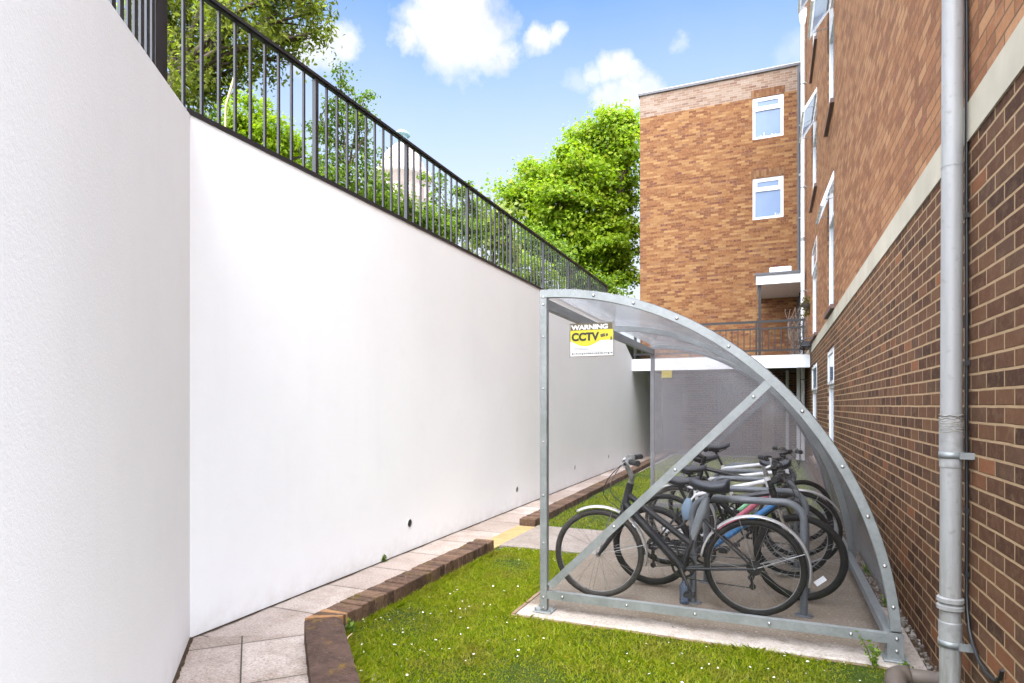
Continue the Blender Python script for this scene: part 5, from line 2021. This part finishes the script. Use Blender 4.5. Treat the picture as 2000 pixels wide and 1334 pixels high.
# airy slim tree
T = 9.0
sli = [B(672, 165, T, 26), B(690, 200, T, 30, .2), B(650, 215, T, 34, -.2), B(700, 245, T, 36, .1), B(655, 265, T, 42), B(705, 300, T, 40, .3), B(640, 320, T, 42, -.1), B(690, 345, T, 44), B(730, 350, T, 26, .2), B(712, 190, T, 16), B(664, 130, T, 12), B(620, 250, T, 26, .3), B(605, 330, T, 34, .3)]
b_ = at(680, 450, T)
tree('slim_tree', 'slim airy tree with small dark leaves against the sky behind the railing', 'tree', (b_.x, b_.y, 3.2), tuple(at(680, 330, T)), sli, M['leaf_mix'], .055, 26, .13, 210, .030, .010, 14, asp=.6, droop=.2, hollow=.1)
# bushes along the top of the wall
T = 10.5
bu1 = [B(620, 350, 8.6, 34), B(655, 375, 8.8, 36), B(690, 395, 9.2, 30), B(725, 395, 9.6, 32), B(590, 330, 8.4, 26)]
b_ = at(655, 430, 8.8)
tree('dark_bush', 'dark leafy bush behind the railing below the slim tree', 'shrub', (b_.x, b_.y, 3.2), tuple(at(655, 400, 8.8)), bu1, M['leaf_mix'], .06, 60, .16, 190, .03, .012, 31, hollow=.2, names=('foliage', 'stem'))
bu2 = [B(770, 400, T, 30), B(800, 420, T, 30, .2), B(745, 390, T, 28), B(830, 430, T, 28, .1), B(725, 370, T, 24, .1), B(860, 450, T, 26, .1)]
b_ = at(780, 470, T)
tree('green_bush', 'low bright green bush behind the railing in front of the domed tower', 'shrub', (b_.x, b_.y, 3.2), tuple(at(780, 430, T)), bu2, M['leaf_mix'], .06, 70, .15, 260, .03, .012, 32, hollow=.2, names=('foliage', 'stem'))
T = 11.5
thin = [B(838, 345, T, 13), B(862, 352, T, 16, .2), B(850, 385, T, 14), B(895, 375, T, 18, .1), B(880, 410, T, 22), B(915, 365, T, 14), B(845, 425, T, 24), B(925, 405, T, 22, .2), B(900, 445, T, 30), B(872, 455, T, 28), B(930, 455, T, 28)]
b_ = at(885, 510, T)
tree('twiggy_shrub', 'tall thin stemmed shrub with sparse leaves behind the middle of the railing', 'shrub', (b_.x, b_.y, 3.2), tuple(at(885, 450, T)), thin, M['leaf_mix'], .07, 24, .13, 240, .022, .010, 33, hollow=.0, names=('foliage', 'stem'))
T = 12.4
var = [B(945, 395, T, 20), B(975, 415, T, 22, -.5), B(955, 430, T, 28), B(990, 440, T, 24), B(968, 480, T, 34), B(1000, 490, T, 30, .3), B(935, 470, T, 28), B(1012, 418, T, 16, -.6)]
b_ = at(965, 540, T)
tree('variegated_shrub', 'pale yellow green leafy shrub spilling over the railing beside the large tree', 'shrub', (b_.x, b_.y, 3.2), tuple(at(965, 480, T)), var, M['leaf_var'], .11, 22, .18, 110, .03, .014, 34, asp=.7, hollow=.1, names=('foliage', 'stem'))
T = 14.5
rnd = [B(1030, 525, T, 34), B(1060, 540, T, 28, .3), B(1000, 520, T, 22), B(1080, 555, T, 20, .6)]
b_ = at(1035, 580, T)
tree('rounded_bush', 'clipped rounded green bush behind the far part of the railing', 'shrub', (b_.x, b_.y, 3.2), tuple(at(1035, 550, T)), rnd, M['leaf_syc'], .075, 45, .16, 150, .03, .012, 35, hollow=.5, names=('foliage', 'stem'))
T = 18.0
hed = [B(1040, 480, T, 36), B(1000, 465, T, 30), B(1085, 500, T, 36, .5), B(1120, 530, T, 30), B(1150, 552, T, 24, .4), B(960, 450, T, 32), B(920, 440, T, 34, .5), B(880, 430, T, 26, .5), B(1185, 560, T, 22, .6), B(1205, 575, T, 18, .8)]
b_ = at(1040, 560, T)
tree('dark_hedge', 'dark green hedge below the large tree at the end of the railing', 'hedge', (b_.x, b_.y, 3.2), tuple(at(1040, 520, T)), hed, M['leaf_mix'], .11, 50, .30, 65, .05, .02, 36, hollow=.2, names=('foliage', 'stem'))
T = 3.3
fea = [B(255, 20, T, 26), B(262, 60, T, 18), B(235, 30, T, 14), B(275, 85, T, 10)]
b_ = at(250, 150, T + .1)
tree('feathery_plant', 'pale feathery plant poking between the bars at the near end of the railing', 'plant', (b_.x, b_.y, 2.75), tuple(at(252, 90, T)), fea, M['leaf_var'], .030, 9, .05, 3000, .006, .003, 37, asp=.35, hollow=.1, names=('foliage', 'stem'))
# behind everything on the left: a loose line of darker garden trees
T = 17
bk = [B(390, 230, T, 50), B(300, 190, T, 50), B(440, 262, T, 44), B(600, 340, T, 36), B(560, 310, T, 36)]
b_ = at(350, 420, T)
tree('garden_tree', 'dark green tree further back behind the olive green tree', 'tree', (b_.x, b_.y, 3.2), tuple(at(350, 230, T)), bk, M['leaf_dark'], .15, 26, .40, 40, .12, .04, 41, hollow=.1)
st = tag(MB().tube([at(441, 205, 6.4) + Vector((-.05, .02, -1.2)), at(441, 205, 6.4), at(452, 170, 6.42), at(463, 128, 6.45)], [.010, .010, .012, .006], 8).build('bare_branch', M['pale_stem']), 'bare pale curved stem leaning behind the near railing', 'branch')
M['tower_window'] = plain('tower_window_stone', (0.40, 0.32, 0.29), .8)  # even pale tone for the tower window blocks
# domed tower on the skyline
T = 62.0
q = at(785, 400, T)
tw_ = thing('domed_tower', 'pale stone tower with a rounded dome and small green copper cap on the skyline', 'tower', (q.x, q.y, 0))
pxm = T / F_PX


def lathe(mb, prof, n=28):
    rows = [[(q.x + r * math.cos(2 * math.pi * k / n), q.y + r * math.sin(2 * math.pi * k / n), z) for k in range(n)] for (r, z) in prof]
    mb.grid(rows, wrap=True)
    return mb


zz = lambda py: EYE + (HOR - py) * pxm
lathe(MB(), [(54 * pxm, 0), (54 * pxm, zz(355)), (58 * pxm, zz(352)), (58 * pxm, zz(342)), (50 * pxm, zz(340))]).build('drum', M['tower'], tw_)
for k in range(16):
    a = 2 * math.pi * k / 16
    c, s_ = math.cos(a), math.sin(a)
    MB().obox((q.x + c * 54.2 * pxm, q.y + s_ * 54.2 * pxm, zz(385)), (c * .06, s_ * .06, 0), (-s_ * .28, c * .28, 0), (0, 0, .55)).build('window', M['tower_window'], tw_)
lathe(MB(), [(49 * pxm, zz(340)), (44 * pxm, zz(325)), (35 * pxm, zz(306)), (24 * pxm, zz(292)), (14 * pxm, zz(284)), (0.01, zz(283))]).build('dome', M['tower'], tw_)
lathe(MB(), [(11 * pxm, zz(285)), (11 * pxm, zz(266)), (16 * pxm, zz(265)), (15 * pxm, zz(262)), (8 * pxm, zz(256)), (.01, zz(254))]).build('cap', M['copper'], tw_)

# plants against the brick building at walkway level
T = 14.0
hb2 = at(1578, 592, 15.2)
hk = thing('hanging_basket', 'small hanging basket of dry green plants on a bracket beside the far white windows', 'hanging basket', (hb2.x, hb2.y, hb2.z))
rgb_ = np.random.default_rng(3)
Cc, Oo = crown(rgb_, [((hb2.x, hb2.y, hb2.z), (.17, .17, .18)), ((hb2.x - .02, hb2.y, hb2.z - .22), (.10, .10, .14))], 9, .07, 900, .2)
np_mesh('foliage', leaves(rgb_, Cc, Oo, .06, .5, .8), 4, leaf_mat('dry_leaf', [(0.06, 0.065, 0.018), (0.13, 0.10, 0.03), (0.09, 0.10, 0.02)], .3), hk)
MB().tube([(BX - .001, hb2.y, hb2.z + .24), (hb2.x + .02, hb2.y, hb2.z + .25)], .010, 8).build('bracket', M['rail'], hk)
MB().tube([(hb2.x, hb2.y, hb2.z + .25), (hb2.x, hb2.y, hb2.z + .05)], .004, 6).build('chain', M['rail'], hk)
lathe_rows = [[(hb2.x + r * math.cos(2 * math.pi * k / 16), hb2.y + r * math.sin(2 * math.pi * k / 16), hb2.z + dz) for k in range(16)] for (r, dz) in ((.02, -.16), (.11, -.12), (.15, -.03), (.155, .0))]
MB().grid(lathe_rows, wrap=True).build('basket', M['bark'], hk)
# tangle of bare climbing stems round the corner pipe
tg = MB()
rgt = random.Random(8)
ctr = at(1560, 632, 16.2)
for k in range(26):
    x0 = ctr.x + rgt.uniform(-.22, .20)
    pts = []
    ph = rgt.uniform(0, 6)
    am = rgt.uniform(.05, .18)
    yb = ctr.y + rgt.uniform(-.10, .10)
    for i in range(14):
        f = i / 13
        pts.append((x0 + am * math.sin(ph + f * 5.5), yb + .05 * math.cos(ph + f * 4), 2.75 + f * rgt.uniform(1.3, 1.35) * (.7 + .3 * (k % 3) / 2)))
    tg.tube(pts, .007, 5)
tag(tg.build('climber', plain('grey_dead_stem', (0.16, 0.13, 0.11), .8, var=.4), recalc=False), 'tangle of bare climbing stems at the right end of the walkway railing', 'climbing plant')
wbx = at(1578, 672, 14.6)
bk2 = thing('window_box', 'black wire window box bracket under the far first floor window', 'planter', (BX, wbx.y, wbx.z))
fr_ = MB()
for (a, b) in (((BX, wbx.y - .3, wbx.z - .06), (BX - .24, wbx.y - .3, wbx.z - .06)), ((BX - .24, wbx.y - .3, wbx.z - .06), (BX - .24, wbx.y + .8, wbx.z - .06)), ((BX - .24, wbx.y + .8, wbx.z - .06), (BX, wbx.y + .8, wbx.z - .06)),
               ((BX, wbx.y - .3, wbx.z + .12), (BX - .26, wbx.y - .3, wbx.z + .06)), ((BX - .26, wbx.y - .3, wbx.z + .06), (BX - .26, wbx.y + .8, wbx.z + .06)), ((BX - .26, wbx.y + .8, wbx.z + .06), (BX, wbx.y + .8, wbx.z + .12))):
    fr_.tube([a, b], .012, 6)
fr_.box((BX - .22, wbx.y - .26, wbx.z - .05), (BX - .02, wbx.y + .76, wbx.z + .04))
fr_.build('frame', M['rail'], bk2)

# ------------------------------------------------------------------ grass, daisies, weeds
rg = np.random.default_rng(77)


def in_lawn(x, y):
    ok = (x > np.where(y < 6.5, -2.575, -2.68 - (y - 7) * .012)) & (x < .70) & (y > 2.0) & (y < 18.8)
    ok &= ~((x > -1.712) & (x < .80) & (y > 3.992) & (y < 8.63))
    ok &= ~((x > -2.66) & (x < -1.55) & (y > 5.89) & (y < 7.07))
    # the angled kerb cuts the near corner
    ok &= ((x - cB.x) * ls.x + (y - cB.y) * ls.y > -0.004) | (y > cB.y)
    ok &= ~((x > .40) & (y < 4.05) & (rg.random(len(x)) < .70)) & (x < .60)
    return ok


def blades(x, y, h, w, lean):
    n = len(x)
    a = rg.random(n) * 2 * np.pi
    la = rg.random(n) * 2 * np.pi
    base = np.stack([x, y, np.full(n, 0.004)], 1)
    side = np.stack([np.cos(a), np.sin(a), np.zeros(n)], 1) * w[:, None]
    ld_ = np.stack([np.cos(la), np.sin(la), np.zeros(n)], 1) * (lean * h)[:, None]
    up_ = np.array([0, 0, 1.0])[None, :] * h[:, None]
    p0, p1 = base - side, base + side
    m1, m2 = base - side * .8 + up_ * .55 + ld_ * .35, base + side * .8 + up_ * .55 + ld_ * .35
    tp = base + up_ * (1 - .25 * lean)[:, None] + ld_
    return np.stack([p0, p1, m2, tp, m1], 1).reshape(-1, 3)


def scatter(n, x0, x1, y0, y1):
    x, y = x0 + (x1 - x0) * rg.random(n), y0 + (y1 - y0) * rg.random(n)
    k = in_lawn(x, y)
    return x[k], y[k]


allv = []
for (n, box, hm, wm) in ((85000, (-2.62, .62, 2.1, 4.05), .034, .0024), (32000, (-2.62, -1.70, 4.0, 5.95), .036, .0030), (1500, (-1.76, .62, 3.975, 4.06), .042, .0018), (30000, (-2.65, .72, 7.0, 12.5), .040, .0038), (9000, (-2.65, .75, 12.5, 18.8), .045, .006)):
    x, y = scatter(n, *box)
    patch = np.sin(x * 3.7 + 1.3 * np.sin(y * 2.9)) * np.sin(y * 4.3 + x * 1.1) + .6 * np.sin(x * 9 + y * 7)
    h = hm * (0.55 + .8 * rg.random(len(x))) * (1 + .22 * patch)
    allv.append(blades(x, y, h, wm * (.6 + .8 * rg.random(len(x))), .25 + 1.0 * rg.random(len(x))))
# taller tufts along the brick edging and the pad
for (n, fnx) in ((2600, lambda f: (-2.575 + .05 * rg.random(len(f)) ** 2, 3.3 + 2.32 * f)), (2200, lambda f: (cB.x + ld.x * f * 1.9 + ls.x * .03 * rg.random(len(f)), cB.y + ld.y * f * 1.9 + ls.y * .03 * rg.random(len(f))))):
    f = rg.random(n)
    x, y = fnx(f)
    allv.append(blades(x, y, .045 + .035 * rg.random(n), .0018 * np.ones(n), .3 + .9 * rg.random(n)))
tag(np_mesh('grass', np.concatenate(allv), 5, M['grass']), 'short bright green mown grass of the lawn', 'grass', kind='stuff')
# daisies dotted through the lawn: heads of flat petals with a yellow centre
dz = MB()
nd = 0
while nd < 240:
    x, y = scatter(1, -2.6, .5, 2.2, 5.9)
    if not len(x):
        continue
    x, y = float(x[0]), float(y[0])
    dens_ = .5 + .5 * math.sin(x * 2.6 + 1) * math.sin(y * 2.1 + .5)
    if rg.random() > dens_ + .15:
        continue
    nd += 1
    h = .026 + .022 * rg.random()
    r = .0035 + .0055 * rg.random() ** 1.6
    tl, ta = rg.random() * .5, rg.random() * 6.28
    nx = Vector((math.sin(tl) * math.cos(ta), math.sin(tl) * math.sin(ta), math.cos(tl)))
    u = nx.orthogonal().normalized()
    v_ = nx.cross(u)
    c = Vector((x, y, h))
    npet = 11
    for k in range(npet):
        a = 2 * math.pi * k / npet
        d_ = u * math.cos(a) + v_ * math.sin(a)
        e_ = nx.cross(d_)
        dz.quad([c + d_ * r * .2 - e_ * r * .08, c + d_ * r * .75 - e_ * r * .2 + nx * r * .12, c + d_ * r + nx * r * .15, c + d_ * r * .75 + e_ * r * .2 + nx * r * .12, c + d_ * r * .2 + e_ * r * .08], 0)
    dz.quad([c + nx * .0012 + (u * math.cos(a) + v_ * math.sin(a)) * r * .33 for a in [2 * math.pi * k / 8 for k in range(8)]], 1)
    dz.tube([(x, y, .0), tuple(c)], .0008, 3, 2, caps=False)
tag(dz.build('daisies', [M['petal'], M['yolk'], M['leaf_mix']], recalc=False), 'small white daisies scattered through the lawn', 'flowers', kind='stuff')


def weed(label, x, y, n, h, leaf, seed, z=0.0):
    r_ = np.random.default_rng(seed)
    t = thing('weed', label, 'weed', (x, y, z))
    sm2 = MB()
    C, O = [], []
    for k in range(n):
        a = r_.random() * 6.28
        e = Vector((x + math.cos(a) * h * .45 * r_.random(), y + math.sin(a) * h * .45 * r_.random(), z + h * (.5 + .5 * r_.random())))
        b0_ = Vector((x, y, z))
        sm2.tube([b0_, b0_.lerp(e, .5) + Vector((0, 0, h * .12)), e], .0016, 4)
        for f in np.linspace(.3, 1, 7):
            p = b0_.lerp(e, f)
            C.append((p.x + r_.normal() * .008, p.y + r_.normal() * .008, p.z + r_.normal() * .006))
            O.append((math.cos(a), math.sin(a), .5))
    sm2.build('stem', M['leaf_mix'], t, recalc=False)
    np_mesh('foliage', leaves(r_, np.array(C), unit(np.array(O)), leaf, .5, .2), 4, M['leaf_mix'], t)


weed('upright green weed growing in front of the right foot of the shelter', .535, 4.008, 6, .20, .034, 1)
weed('low green weed at the right end of the concrete pad', .69, 4.0, 9, .07, .03, 2)
weed('tiny green weed in the joint at the foot of the white wall', WX + .015, 4.95, 8, .06, .03, 3)
weed('green weed in the dark corner inside the brick edging', -2.53, 3.27, 14, .10, .035, 4)
for i, (x, y) in enumerate(((.80, 5.3), (.79, 6.2))):
    weed(('dark green weed in the gravel strip beside the shelter', 'further dark green weed in the gravel strip by the brick wall')[i], x, y, 12, .12, .04, 10 + i)
# pale dry stem lying in the corner of the bed
tag(MB().tube([(-2.46, 3.20, .05), (-2.42, 3.11, .065), (-2.38, 3.00, .03)], .0035, 6).build('dry_stalk', M['pale_stem']), 'dry pale stalk lying at the corner of the brick edging', 'stalk')
